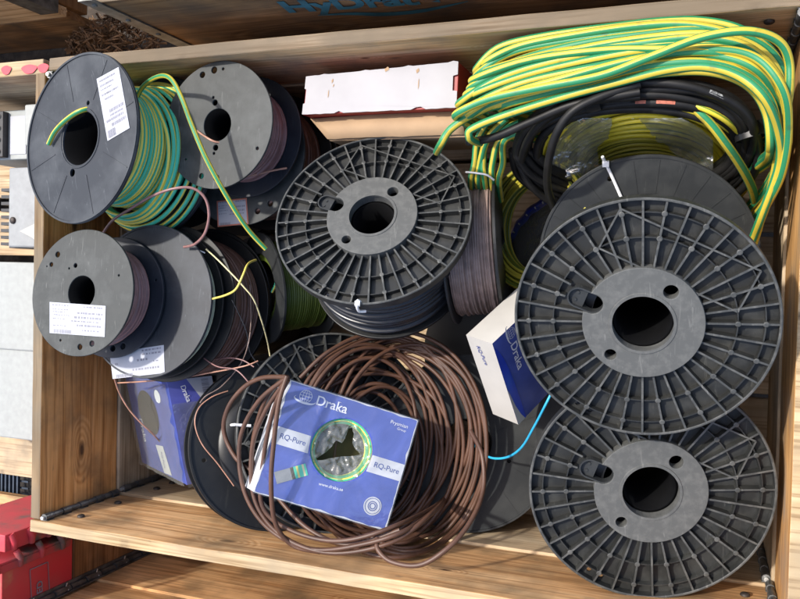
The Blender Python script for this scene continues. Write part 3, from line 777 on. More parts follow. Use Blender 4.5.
# --- C / D / E stack
HC = [(.082, 133, .0055), (.080, 147, .0045), (.086, 152, .002), (.048, 128, .0025), (.046, 112, .0045), (.076, 22, .0025), (.085, 291, .0055), (.086, 275, .0055), (.084, 247, .0028)]
cC = Vector((.15, .415, .051)); nC = Vector((-.018, .115, .993)).normalized()
s, Mw = spool('small grey spool with white label, topmost of the left board stack', cC, nC, 0, G2)
flat_flange(s, .10, .0275, -.004, 0, M['grey_flat'], HC); core(s, .03, -.075, -.002, M['navy_flat'])
winding(s, .077, -.07, -.005, .0034, M['mauve_wire'], rvar=.003, wobble=.002); flat_flange(s, .10, .028, -.078, -.073, M['navy_flat'], [(.085, 290, .006), (.085, 276, .006), (.088, 20, .003)])
label_on(s, Mw, cC, nC, [(50, 302), (106, 306), (105, 337), (50, 333)], ROWS, seed=11)
inv = Mw.inverted(); wb = MB()
wb.tube(spline([inv @ at(*p) for p in ((100, 238, -.02), (112, 221, .0), (130, 209, .02), (150, 197, .03), (172, 189, .03), (192, 188, .02), (205, 198, .01), (209, 215, .0), (205, 233, -.01), (195, 244, -.02), (184, 247, -.028))], 8), .0023, 7)
wb.build('wire_end', M['mauve_wire'], s)
cD = Vector((.213, .402, -.03)); nD = Vector((-.03, .11, .994)).normalized()
s, Mw = spool('wide grey spool with torn white label, second in the left board stack', cD, nD, 0, G2)
flat_flange(s, .126, .03, -.004, 0, M['grey_blue'], [(.112, 200, .005)], 0, .001); core(s, .03, -.032, -.002, M['black_dark'])
winding(s, .112, -.029, -.005, .003, M['pale_wire'], rvar=.003, wobble=.003); flat_flange(s, .126, .03, -.035, -.031, M['black_dark'])
label_on(s, Mw, cD, nD, [(110, 353), (164, 345), (165, 373), (113, 379)], [(.06, .06, .6, .95), (.2, .06, .6, .95), (.38, .08, .5, .72), (.5, .04, .8, .92), (.42, .08, .08, .14), (.72, .07, .4, .9)], seed=17)
inv = Mw.inverted(); wb = MB()
wb.tube(spline([inv @ at(*p) for p in ((200, 303, -.04), (212, 299, -.03), (226, 295, -.02), (236, 289, -.01), (243, 275, -.01), (248, 264, -.03), (256, 260, -.07))], 8), .0018, 7)
wb.build('wire_end', M['yellow_wire'], s)
cE = Vector((.222, .398, -.072)); nE = Vector((-.02, .09, .996)).normalized()
s, Mw = spool('glossy black spool full of brown wire, third in the left board stack', cE, nE, 0, G2)
flat_flange(s, .132, .03, -.004, 0, M['black_dark']); core(s, .03, -.10, -.002, M['black_dark'])
winding(s, .118, -.096, -.005, .0042, M['brown_wire'], rvar=.002); flat_flange(s, .136, .03, -.105, -.098, M['black_dark'])
s, Mw = spool('black spool on the crate floor carrying the stack by the left board', (.225, .40, -.185), (0, 0, 1), 0, G2)
flat_flange(s, .13, .03, -.004, 0, M['black_dark']); winding(s, .11, -.195, -.005, .005, M['black_wire']); core(s, .03, -.2, -.002, M['black_dark']); flat_flange(s, .13, .03, -.206, -.2, M['black_dark'])

# --- G: spool on its side
nG = Vector((-.985, -.09, .15)).normalized(); cG = at(452, 250, -.17)
s, Mw = spool('grey brown wire spool on its side, right of the central ribbed spool', cG, nG, 0, G2)
flat_flange(s, .118, .03, -.004, 0, M['black_flat']); winding(s, .104, -.074, -.005, .0036, M['tan_wire'], rvar=.002, wobble=.0018); core(s, .03, -.078, -.002, M['black_dark']); flat_flange(s, .118, .03, -.082, -.077, M['black_dark'])
# --- U: dark bored spool with dull yellow wire
nU = Vector((-.62, -.12, .78)).normalized(); cU = at(262, 288, -.19)
s, Mw = spool('wide bored black spool of dull yellow wire tucked under the central ribbed spool', cU, nU, 0, G2)
flat_flange(s, .098, .062, -.005, 0, M['black_flat']); core(s, .064, -.1, -.003, M['black_dark']); winding(s, .08, -.095, -.006, .004, M['yg_dim']); flat_flange(s, .098, .062, -.105, -.1, M['black_flat'])
mb = MB(); mb.tube(spline([Mw.inverted() @ at(*p) for p in ((272, 292, -.17), (275, 286, -.165), (276, 281, -.165))], 5), .0025, 7, v0=.2); mb.build('wire_end', M['gy_fine'], s)

s, Mw = spool('added black spool on the crate floor, darkening the gap between central spool and coil', at(497, 352, -.325), (0, .05, 1), 0, G2)  # added only to keep the sunlit floor gap dark
flat_flange(s, .135, .035, -.004, 0, M['black_dark']); winding(s, .09, -.055, -.005, .005, M['black_wire']); core(s, .037, -.06, -.002, M['black_dark']); flat_flange(s, .135, .035, -.064, -.06, M['black_dark'])

# ------------------------------------------------------------------ brown coil on H
cb = MB()
def zH(u, v, lift, lo=-.205, hi=.045):
    p = on_plane(u, v, cH + nH * lift, nH); z = min(max(p.z, lo), hi); q = at(u, v, z)
    while q.y < .03 and z < .2: z += .004; q = at(u, v, z)
    return q
rnd = random.Random(4)
loops = 21
for i in range(loops):
    f = (i + .5) / loops
    left = 288 + 50 * rnd.random(); right = 493 - 84 * f ** 1.1 + rnd.uniform(-5, 5)
    top = 320 + 74 * (.5 * f + .5 * rnd.random() ** 1.3); bot = 562 - 56 * (.5 * f + .5 * rnd.random())
    lift = .007 + .026 * rnd.random()
    cx, cy = (left + right) / 2, (top + bot) / 2; rx, ry = (right - left) / 2, (bot - top) / 2
    tl = rnd.uniform(-.05, .09); lp = []; p1, p2 = rnd.uniform(0, 6.28), rnd.uniform(0, 6.28)
    for q in range(18):
        a = 2 * PI * q / 18
        k = 1 + .010 * math.sin(2*a + p1) + .006 * math.sin(3*a + p2)
        x = rx * k * math.cos(a); y = ry * k * math.sin(a)
        lp.append(zH(cx + x + y * tl, cy - y, lift + .003 * math.sin(2*a + p2) + .005 * math.sin(a + p1)))
    cb.tube(spline(lp, 8, True), .0035, 9, True)
for ex in ([(286, 377, .03), (262, 378, .0), (243, 388, -.015), (228, 408, -.02), (224, 432, -.03), (236, 458, -.03), (256, 474, -.03)],
           [(287, 376, .032), (279, 402, .036), (274, 440, .037), (271, 482, .036), (275, 522, .02), (292, 545, .0), (320, 552, .0)],
           [(288, 377, .03), (258, 402, .012), (240, 440, .0), (244, 490, .0), (268, 528, .0), (310, 549, .0), (360, 545, .0), (410, 528, -.03), 'on', (446, 497, .03), (467, 455, .034), (468, 410, .034), (447, 368, .034), (408, 341, .034), (366, 335, .034), (328, 352, .034), (300, 378, .02)],
           [(288, 378, .03), (265, 412, .012), (252, 450, .0), (255, 500, .0), (282, 536, .0), (330, 553, .0), (390, 543, -.01), (430, 515, -.07), 'on', (446, 497, .03), (467, 455, .034), (468, 410, .034), (447, 368, .034), (408, 341, .034), (366, 335, .034), (328, 352, .034), (300, 378, .02)],
           [(288, 380, .03), (274, 408, .018), (264, 455, .012), (262, 505, .006), (290, 530, .0), (340, 541, .0), (400, 524, -.03), 'on', (446, 497, .03), (467, 455, .034), (468, 410, .034), (447, 368, .034), (408, 341, .034), (366, 335, .034), (328, 352, .034), (300, 378, .02)],
           [(287, 378, .026), (270, 392, .01), (258, 420, .0), (252, 455, -.01), (258, 500, -.01)],
           [(470, 430, -.1), (482, 455, -.1), (483, 490, -.08), (470, 522, -.04), (448, 548, -.005), (420, 565, .005), (392, 562, .005), (378, 550, .0), (377, 538, -.01)],
           [(262, 470, -.02), (280, 500, -.02), (310, 530, -.01), (350, 545, -.01), (400, 530, -.02)]):
    if 'on' in ex: k_ = ex.index('on'); cb.tube(spline([at(*p) for p in ex[:k_]] + [zH(*p) for p in ex[k_+1:]], 9), .0035, 9); continue
    cb.tube(spline([at(*p) for p in ex], 9), .0036, 9)
tag(cb.build('cable_coil', M['brown_cable']), 'loose coil of thick brown cable under the blue box', 'cable coil')

# ------------------------------------------------------------------ boxes
class Face:
    """a printed face: origin, a-axis (across), b-axis (down), outward normal"""
    def __init__(s, o, a, b, c=None, d=None):
        s.q = [Vector(o), Vector(a), Vector(b), Vector(c)]   # TL TR BR BL
        s.n = (s.q[1] - s.q[0]).cross(s.q[3] - s.q[0]).normalized()
        s.n = -s.n if s.n.dot(CAM - s.q[0]) < 0 else s.n
        s.w = ((s.q[1] - s.q[0]).length + (s.q[2] - s.q[3]).length) / 2; s.h = ((s.q[3] - s.q[0]).length + (s.q[2] - s.q[1]).length) / 2
    def P(s, a, b, h=0.0): return (s.q[0]*(1-a) + s.q[1]*a)*(1-b) + (s.q[3]*(1-a) + s.q[2]*a)*b + s.n*h
    def poly(s, pts, h=.0006, name='print', m=None, parent=None):
        mb = MB(); mb.add([s.P(a, b, h) for a, b in pts], [tuple(range(len(pts)))]); return mb.build(name, m, parent)
    def m(s, me, a, b, rot=0.0, h=.0009):
        """text mesh (metres) placed at a, b"""
        out = MB(); c, sn = math.cos(rot), math.sin(rot)
        vs = [s.P(a + (v.co.x*c - v.co.y*sn)/s.w, b - (v.co.x*sn + v.co.y*c)/s.h, h) for v in me.vertices]
        out.add(vs, [tuple(p.vertices) for p in me.polygons]); return out
def draka_word(width):
    """the white serif maker's word: plain letters given slab serifs"""
    me = fit_text('Draka', width, offset=.012); mb = MB(); mb.mesh(me)
    xs = [v.co.x for v in me.vertices]; ys = [v.co.y for v in me.vertices]; y0, y1 = min(ys), max(ys); h = y1 - y0
    w = width
    for x, y in ((-.45, y0), (-.45, y1 - .045*h), (-.205, y0), (.21, y0), (.21, y1 - .045*h), (.315, y0), (-.215, y0 + .66*h)):
        mb.box((x*w - .035*w, y, 0), (x*w + .035*w, y + .05*h, .00001))
    m2 = bpy.data.meshes.new('word'); m2.from_pydata([tuple(p) for p in mb.v], [], mb.f); return m2
def globe_logo(r):
    """globe of meridians and a swoosh round it"""
    mb = MB()
    def arc(pts, w):
        for i in range(len(pts) - 1):
            p, q = Vector((*pts[i], 0)), Vector((*pts[i+1], 0)); d = (q - p).normalized(); nn = Vector((-d.y, d.x, 0)) * w
            mb.add([p - nn, q - nn, q + nn, p + nn], [(0, 1, 2, 3)])
    for k in (-1, -.5, 0, .5, 1): arc([(r*k*math.cos(t), r*math.sin(t)) for t in [R_(a) for a in range(-90, 91, 15)]], r*.035)
    for k in (-.5, 0, .5): arc([(-r*math.sqrt(1-k*k), r*k), (r*math.sqrt(1-k*k), r*k)], r*.035)
    sw = [(r*1.75*math.cos(t), r*.55*math.sin(t) - .55*r) for t in [R_(a) for a in range(150, 376, 12)]]
    for i in range(len(sw) - 1):
        w0 = r*.16*math.sin(PI*i/(len(sw)-1)); arc([sw[i], sw[i+1]], max(w0, r*.02))
    m2 = bpy.data.meshes.new('logo'); m2.from_pydata([tuple(p) for p in mb.v], [], mb.f); return m2

# --- J: blue box lying on the coil
cJ = Vector((.556, .178, -.046)); aJ = Vector((.846, -.295, -.445)); bJ = Vector((.174, .94, -.293))
J = [cJ + aJ*(.1037*q) + bJ*(.0868*w_) for q, w_ in ((-1, 1), (1, 1), (1, -1), (-1, -1))]
F1 = Face(*J[:2], J[2], J[3]); nJ = F1.n
bx = empty('cable_box', 'shrink wrapped blue box with a round hole, lying on the brown coil', 'box', Matrix.Translation(J[3]), 'blue cable boxes')
Ib = Matrix.Translation(J[3]).inverted()
left = (J[0] - J[1]).normalized(); dep = -nJ * .05 + left * .014
Fx = Matrix.Translation(F1.P(.5, .5)) @ Matrix((((J[1]-J[0])+(J[2]-J[3])).normalized(), nJ.cross(((J[1]-J[0])+(J[2]-J[3])).normalized()), nJ)).transposed().to_4x4()
# front panel with a real hole
ha, hb_ = .514, .448; hr = .0475
fm = MB()
def sq(n=64):
    o = []
    for k in range(n):
        t = 2*PI*k/n; c, s_ = math.cos(t), math.sin(t); q = max(abs(c), abs(s_)); o.append((.5 + .5*c/q, .5 + .5*s_/q))
    return o
outer = sq(); NN = len(outer)
outp = [F1.P(a, b) for a, b in outer]; inp = [F1.P(ha + hr/F1.w*math.cos(2*PI*k/NN), hb_ + hr/F1.h*math.sin(2*PI*k/NN)) for k in range(NN)]
crk = [p + nJ * .0012 * noise.noise(p * 40) for p in outp]
fm.add([Ib @ p for p in outp + inp], [(k, (k+1) % NN, NN + (k+1) % NN, NN + k) for k in range(NN)])
fm.add([Ib @ p for p in inp + [p - nJ*.012 for p in inp]], [(k, (k+1) % NN, NN + (k+1) % NN, NN + k) for k in range(NN)], 1, True)
fp = fm.build('front_panel', [M['draka_blue'], M['card_brown']], bx)
sb = MB(); K = [p + dep for p in J]
K[1] = J[1] - nJ*.05 ; K[2] = J[2] - nJ*.05
b8 = [Ib @ p for p in (J[0], J[1], J[2], J[3], K[0], K[1], K[2], K[3])]
sb.add(b8, [(0, 1, 5, 4)], 1); sb.add(b8, [(1, 2, 6, 5), (2, 3, 7, 6)], 1); sb.add(b8, [(3, 0, 4, 7)], 0); sb.add(b8, [(4, 5, 6, 7)], 2)
sb.build('box_side', [M['wrap_white'], M['draka_blue'], M['hole_dark']], bx)
def pr(face, mesh_or_mb, mt, parent, I, name='print'):
    mesh_or_mb.xf(I); return mesh_or_mb.build(name, mt, parent)
# white bands with their words
for (pp) in ([(0, .41), (.27, .41), (.285, .56), (0, .56)], [(.745, .41), (1, .41), (1, .56), (.735, .56)]):
    mb = MB(); mb.add([F1.P(a, b, .0006) for a, b in pp], [(0, 1, 2, 3)]); pr(F1, mb, M['wrap_white'], fp, Ib, 'white_band')
for a in (.152, .875): pr(F1, F1.m(fit_text('RQ-Pure', .040, offset=.008), a, .485), M['ink_blue'], fp, Ib, 'lettering')
pr(F1, F1.m(draka_word(.049), .35, .10), M['ink_white'], fp, Ib, 'lettering')
pr(F1, F1.m(globe_logo(.0095), .145, .095), M['ink_white'], fp, Ib, 'logo')
pr(F1, F1.m(fit_text('Prysmian', .028), .872, .085), M['ink_white'], fp, Ib, 'lettering')
pr(F1, F1.m(fit_text('Group', .014), .90, .125), M['ink_white'], fp, Ib, 'lettering')
pr(F1, F1.m(fit_text('www.draka.se', .038, offset=.006), .52, .775, R_(2)), M['ink_white'], fp, Ib, 'lettering')
def ring(r0, r1, n=36):
    mb = MB(); mb.add([(r*math.cos(2*PI*k/n), r*math.sin(2*PI*k/n), 0) for r in (r0, r1) for k in range(n)], [(k, (k+1) % n, n + (k+1) % n, n + k) for k in range(n)])
    m2 = bpy.data.meshes.new('ring'); m2.from_pydata([tuple(p) for p in mb.v], [], mb.f); return m2
pr(F1, F1.m(ring(.0001, .0138), .854, .83), M['wrap_white'], fp, Ib, 'seal')
pr(F1, F1.m(ring(.0112, .0120), .854, .83, h=.0014), M['ink_blue'], fp, Ib, 'seal_ring')
pr(F1, F1.m(ring(.0062, .0074), .854, .83, h=.0014), M['ink_blue'], fp, Ib, 'seal_ring')
pr(F1, F1.m(fit_text('OVER', .011), .854, .83, h=.0018) if False else F1.m(ring(.0035, .0048), .854, .83, h=.0014), M['ink_blue'], fp, Ib, 'seal_ring')
# printed picture of stripped cable
for x0, x1, mt in ((-.024, .0, 'steel_mid'), (.0, .005, 'hole_dark'), (.005, .009, 'gy_fine'), (.009, .012, 'yellow_wire'), (.012, .018, 'gy_fine'), (.018, .021, 'cream_wire'), (.021, .024, 'gy_fine')):
    me = bpy.data.meshes.new('p'); me.from_pydata([(x0, -.009, 0), (x1, -.009, 0), (x1, .009, 0), (x0, .009, 0)], [], [(0, 1, 2, 3)])
    pr(F1, F1.m(me, .215, .765, R_(32)), M[mt], fp, Ib, 'cable_picture')
# the wire ring inside and its torn film
wc = F1.P(ha, hb_); xa = (F1.P(1, .5) - F1.P(0, .5)).normalized(); ya = nJ.cross(xa)
wb = MB()
for i in range(6):
    rr = .046 - (i % 2)*.0035; z = -.008 - .005*i
    wb.tube([Ib @ (wc + (xa*math.cos(a) + ya*math.sin(a))*rr + nJ*z) for a in [2*PI*q/48 for q in range(48)]], .0032, 7, True, twist=.4, v0=.2*i)
wb.build('wire', M['gy_fine'], bx)
fb = MB(); nA_, nr_ = 96, 14; vs = []
TP = [(.14, -.80), (.26, -.62), (.31, -.30), (.45, -.16), (.68, -.04), (.40, .10), (.09, .20), (-.25, .36), (-.62, .56), (-.70, .50), (-.44, .22), (-.32, 0), (-.24, -.25), (-.02, -.22), (.03, -.45), (.02, -.72)]
tc = (.04, -.05)
def tear(a):
    c, sn = math.cos(a), math.sin(a); best = .05
    for q in range(len(TP)):
        (x0_, y0_), (x1_, y1_) = TP[q], TP[(q+1) % len(TP)]
        x0_ -= tc[0]; x1_ -= tc[0]; y0_ -= tc[1]; y1_ -= tc[1]; dx_, dy_ = x1_ - x0_, y1_ - y0_
        den = c*dy_ - sn*dx_
        if abs(den) < 1e-9: continue
        r_ = (x0_*dy_ - y0_*dx_)/den; t_ = (c*y0_ - sn*x0_)/-den if False else ((x0_*sn - y0_*c)/(dy_*c - dx_*sn))
        if r_ > 0 and -1e-6 <= t_ <= 1 + 1e-6: best = max(best, r_)
    return best
for k in range(nA_):
    a = 2*PI*k/nA_; r0 = tear(a) * (1 + .05*noise.noise((k*.9, 0, 0)))
    p0 = (tc[0] + r0*math.cos(a), tc[1] + r0*math.sin(a)); p1 = (math.cos(a), math.sin(a))
    for j in range(nr_):
        t = j/(nr_-1); x = (p0[0]*(1-t) + p1[0]*t)*.0465; y = -(p0[1]*(1-t) + p1[1]*t)*.0465
        vs.append(Ib @ (wc + xa*x + ya*y + nJ*(-.005 + .006*noise.noise((x*70, y*70, 2)) + .003*noise.noise((x*190, y*190, 5)) - .005*(1 - t))))
fb.add(vs, [(k*nr_+j, ((k+1) % nA_)*nr_+j, ((k+1) % nA_)*nr_+j+1, k*nr_+j+1) for k in range(nA_) for j in range(nr_-1)], 0, True)
fb.build('torn_film', M['film_hazy'], bx)
fb = MB(); nu, nv = 64, 54; vs = []; ok = {}
for j in range(nv + 1):
    for i in range(nu + 1):
        a, b = -.006 + 1.012*i/nu, -.008 + 1.016*j/nv
        z = .0028 + .0016*noise.noise((a*5, b*7, 1)) + .0018*abs(noise.noise((a*6 + b*4, b*3 - a*2, 4))) + .0006*noise.noise((a*30, b*30, 2))
        vs.append(Ib @ F1.P(a, b, z)); ok[(i, j)] = math.hypot((a - ha)*F1.w, (b - hb_)*F1.h) > hr * (1.0 + .05*noise.noise((a*9, b*9, 3)))
fb.add(vs, [(j*(nu+1)+i, j*(nu+1)+i+1, (j+1)*(nu+1)+i+1, (j+1)*(nu+1)+i) for j in range(nv) for i in range(nu) if all(ok[(i+p_, j+q_)] for p_ in (0, 1) for q_ in (0, 1))], 0, True)
fb.build('shrink_film', M['film_wrap'], bx)
# scuffed carton edges, with the wrap's white edge reflections painted in
for (a0, b0, a1, b1) in ((0, 0, 1, 0), (0, 0, 0, 1), (1, 0, 1, 1), (0, 1, 1, 1)):
    n_ = 40; o_, i_2 = [], []
    for k in range(n_ + 1):
        t = k/n_; a, b = a0 + (a1 - a0)*t, b0 + (b1 - b0)*t; w_ = max(.0004, .0016 + .0026*noise.noise((t*11, a0*5 + b0*3, a1*7)))
        ia = a + (w_/F1.w if a0 == a1 == 0 else (-w_/F1.w if a0 == a1 == 1 else 0)); ib_ = b + (w_/F1.h if b0 == b1 == 0 else (-w_/F1.h if b0 == b1 == 1 else 0))
        o_.append(Ib @ F1.P(a, b, .0005)); i_2.append(Ib @ F1.P(ia, ib_, .0005))
    mb = MB(); mb.add(o_ + i_2, [(k, k+1, n_+2+k, n_+1+k) for k in range(n_)]); mb.build('edge_scuff_glint', M['wrap_white'], fp)

# --- K: white and blue box standing at an angle left of the largest spool
V = Vector((.798, .362, -.022)); e1 = Vector((-.882, .177, -.436)) * .05; e2 = Vector((.127, -.803, -.583)) * .156; e3 = Vector((.453, .569, -.686)) * .18
bx = empty('cable_box', 'white and blue box half hidden by the largest ribbed spool', 'box', Matrix.Translation(V + e2), 'blue cable boxes')
Ib = Matrix.Translation(V + e2).inverted()
c8 = [V, V+e1, V+e1+e2, V+e2, V+e3, V+e1+e3, V+e1+e2+e3, V+e2+e3]
mb = MB(); mb.add([Ib @ p for p in c8], [(0,1,2,3)], 0); mb.add([Ib @ p for p in c8], [(0,4,5,1)], 1); mb.add([Ib @ p for p in c8], [(0,3,7,4)], 2); mb.add([Ib @ p for p in c8], [(1,5,6,2),(3,2,6,7),(4,7,6,5)], 0)
body = mb.build('carton', [M['card_cream'], M['card_cream'], M['draka_blue']], bx, .0015)
Fb = Face(V, V+e3, V+e3+e2, V+e2)   # blue face, a along e3, b down
crescent = [(0, .0)] + [(.02 + .13*math.sin(PI*min(1, t*1.0))**1.0*(t**.7), t) for t in [k/14 for k in range(1, 15)]] + [(0, 1)]
mb = MB(); mb.add([Fb.P(a, b, .0007) for a, b in [(0, .55), (.012, .62), (.03, .78), (.06, .92), (.09, 1), (0, 1)]], [(0, 1, 2, 3, 4, 5)]); pr(Fb, mb, M['card_cream'], body, Ib, 'white_corner')
pa = [(0, .05), (.03, .1), (.06, .22), (.085, .4), (.095, .58), (.10, .75), (.10, 1.0), (.09, .998), (.06, .92), (.03, .78), (.012, .62), (0, .55)]
mb = MB(); mb.add([Fb.P(a, b, .0010) for a, b in pa], [tuple(range(len(pa)))]); pr(Fb, mb, M['draka_deep'], body, Ib, 'dark_arc')
pr(Fb, Fb.m(draka_word(.047), .20, .32, R_(-90)), M['ink_white'], body, Ib, 'lettering')
pr(Fb, Fb.m(globe_logo(.0085), .21, .06, R_(-90)), M['ink_white'], body, Ib, 'logo')
Fw = Face(V+e1, V, V+e2, V+e1+e2)
pr(Fw, Fw.m(fit_text('RQ-Pure', .034, offset=.008), .42, .2, R_(-80)), M['ink_blue'], body, Ib, 'lettering')

# --- L: blue box on end, front left
V = at(167, 381, -.09); e3 = Vector((.64, .08, -.77)).normalized() * .078; e1 = Vector((-.875, .02, -.48)).normalized() * .19; e2 = (at(187, 485, -.115) - V)
bx = empty('cable_box', 'plastic wrapped blue box wedged on end in the front left corner', 'box', Matrix.Translation(V + e2), 'blue cable boxes')
Ib = Matrix.Translation(V + e2).inverted()
c8 = [V, V+e1, V+e1+e2, V+e2, V+e3, V+e1+e3, V+e1+e2+e3, V+e2+e3]
mb = MB(); mb.add([Ib @ p for p in c8], [(0,1,2,3)], 0); mb.add([Ib @ p for p in c8], [(0,4,5,1)], 1); mb.add([Ib @ p for p in c8], [(0,3,7,4)], 2); mb.add([Ib @ p for p in c8], [(1,5,6,2),(3,2,6,7),(4,7,6,5)], 0)
body = mb.build('carton', [M['draka_blue'], M['wrap_white'], M['draka_purple']], bx, .002)
Fl = Face(V+e1, V, V+e2, V+e1+e2)
hm = ring(.0001, .042); M['hole_shade'] = simple('hole_shade', (.014, .011, .007), .9, .3, 40); pr(Fl, Fl.m(hm, .42, .40), M['hole_shade'], body, Ib, 'hole_shade_disc')  # flat dark disc on the face: the hole's inner shade painted as colour
mb = MB(); mb.add([Fl.P(a, b, .0008) for a, b in ((.45, .72), (.62, .70), (.70, .98), (.53, .99))], [(0,1,2,3)]); pr(Fl, mb, M['wrap_white'], body, Ib, 'white_band')
pr(Fl, Fl.m(fit_text('RQ-Pure', .03), .57, .85, R_(-84), h=.0014), M['ink_blue'], body, Ib, 'lettering')
pr(Fl, Fl.m(draka_word(.045), .2, .62, R_(-84)), M['ink_white'], body, Ib, 'lettering')
pr(Fl, Fl.m(ring(.0001, .012), .72, .19), M['ink_white'], body, Ib, 'seal')
Fr = Face(V, V+e3, V+e3+e2, V+e2)
pr(Fr, Fr.m(draka_word(.03), .35, .14, R_(-78)), M['ink_white'], body, Ib, 'lettering')
mb = MB()
rnd = random.Random(9)
Ft = Face(V+e1, V, V+e3, V+e1+e3)
mb.add([Fr.P(a, b, .0008) for a, b in ((.42, 0), (1, 0), (1, .2), (.72, .24))], [(0,1,2,3)]); lb = pr(Fr, mb, M['paper'], body, Ib, 'label')
mb = MB(); b = .02
while b < .15:
    h = rnd.uniform(.004, .012); mb.add([Fr.P(a, bb, .0012) for a, bb in ((.74, b), (.9, b), (.9, b + h), (.74, b + h))], [(0,1,2,3)]); b += h + rnd.uniform(.004, .01)
mb.xf(Ib); mb.build('barcode', M['ink'], lb)
# loose shrink film round it
fb = MB(); vs = []; nu, nv = 10, 14
for j in range(nv + 1):
    for i in range(nu + 1):
        p = Fl.P(-.01 + 1.0*i/nu, .03 + .98*j/nv, .004 + .006*noise.noise((i*.9, j*.9, 4))); vs.append(Ib @ p)
fb.add(vs, [(j*(nu+1)+i, j*(nu+1)+i+1, (j+1)*(nu+1)+i+1, (j+1)*(nu+1)+i) for j in range(nv) for i in range(nu)], 0, True)
vs = []
for j in range(nv + 1):
    for i in range(6):
        p = Fr.P(-.0 + .98*i/5, .22 + .8*j/nv, .004 + .005*noise.noise((i*.9, j*.9, 8))); vs.append(Ib @ p)
fb.add(vs, [(j*6+i, j*6+i+1, (j+1)*6+i+1, (j+1)*6+i) for j in range(nv) for i in range(5)], 0, True)
fb.build('shrink_film', M['film'], bx)

# --- Q: white topped red carton and the brown carton before it
def upright(q, zt, zb):
    """box under a photographed top outline"""
    t = [at(u, v, zt) for u, v in q]; return t, [Vector((p.x, p.y, zb)) for p in t]
t, b = upright([(307, 77), (459, 62), (457, 108), (303, 115)], -.06, -.16)
bx = empty('carton', 'long red carton with a torn white top against the back board', 'box', Matrix.Translation(b[3]), 'cartons by the back board'); Ib = Matrix.Translation(b[3]).inverted()
mb = MB(); mb.hexa([Ib @ p for p in (b[3], b[2], b[1], b[0], t[3], t[2], t[1], t[0])]); mb.build('carton_body', M['card_red'], bx, .001)
Ft = Face(*[p + Vector((0, 0, .002)) for p in t])
edge = []
for k in range(33): edge.append((k/32, .0 - .012*abs(noise.noise((k*.7, 0, 0))) - (.02 if k % 9 == 4 else 0)))
edge += [(1, 0), (1.0, .28), (.972, .30), (.972, .62), (1, .64), (1, 1)]
for k in range(33): edge.append((1 - k/32, 1.0 + .02*noise.noise((k*.8, 3, 0)) - (.05 if k in (7, 8, 24) else 0)))
edge += [(0, .72), (.012, .70), (.012, .34), (0, .32)]
pl = plate([((a - .5)*Ft.w, -(b2 - .5)*Ft.h) for a, b2 in edge], [], 0, .0016)
mb = MB(); mb.add([Ib @ Ft.P(v.co.x/Ft.w + .5, -v.co.y/Ft.h + .5, v.co.z) for v in pl.vertices], [tuple(p.vertices) for p in pl.polygons]); lid = mb.build('lid', M['card_white'], bx)
for (a, b2, w, h) in ((.19, .18, .012, .05), (.2, .3, .008, .03), (.75, .12, .02, .05), (.76, .42, .006, .12), (.17, .5, .006, .1), (.55, .02, .03, .05)):
    mb = MB(); mb.add([Ib @ Ft.P(a + w*.5*math.cos(q) , b2 + h*math.sin(q) + .02*math.cos(3*q), .0022) for q in [2*PI*k/9 for k in range(9)]], [tuple(range(9))]); mb.build('tear_mark', M['card_brown'], lid)
t, b = upright([(311, 119), (461, 110), (466, 137), (330, 141)], -.085, -.2)
bx = empty('carton', 'brown cardboard carton in front of the white topped red carton', 'box', Matrix.Translation(b[3]), 'cartons by the back board'); Ib = Matrix.Translation(b[3]).inverted()
mb = MB(); mb.hexa([Ib @ p for p in (b[3], b[2], b[1], b[0], t[3], t[2], t[1], t[0])]); mb.build('carton_body', M['card_brown'], bx, .001)
mb = MB(); Ft = Face(*t); n_ = 16; vs = []
for j in (0, 1):
    for i in range(n_ + 1): vs.append(Ib @ Ft.P(i/n_, (.02*noise.noise((i*.6, 1, 0)) if j == 0 else .93 + .04*noise.noise((i*.5, 5, 0))), .003 + .003*math.sin(PI*i/n_) + .002*j))
mb.add(vs, [(i, i+1, n_+2+i, n_+1+i) for i in range(n_)], 0, True); o = mb.build('flap', M['card_brown'], bx); md = o.modifiers.new('s', 'SOLIDIFY'); md.thickness = .003

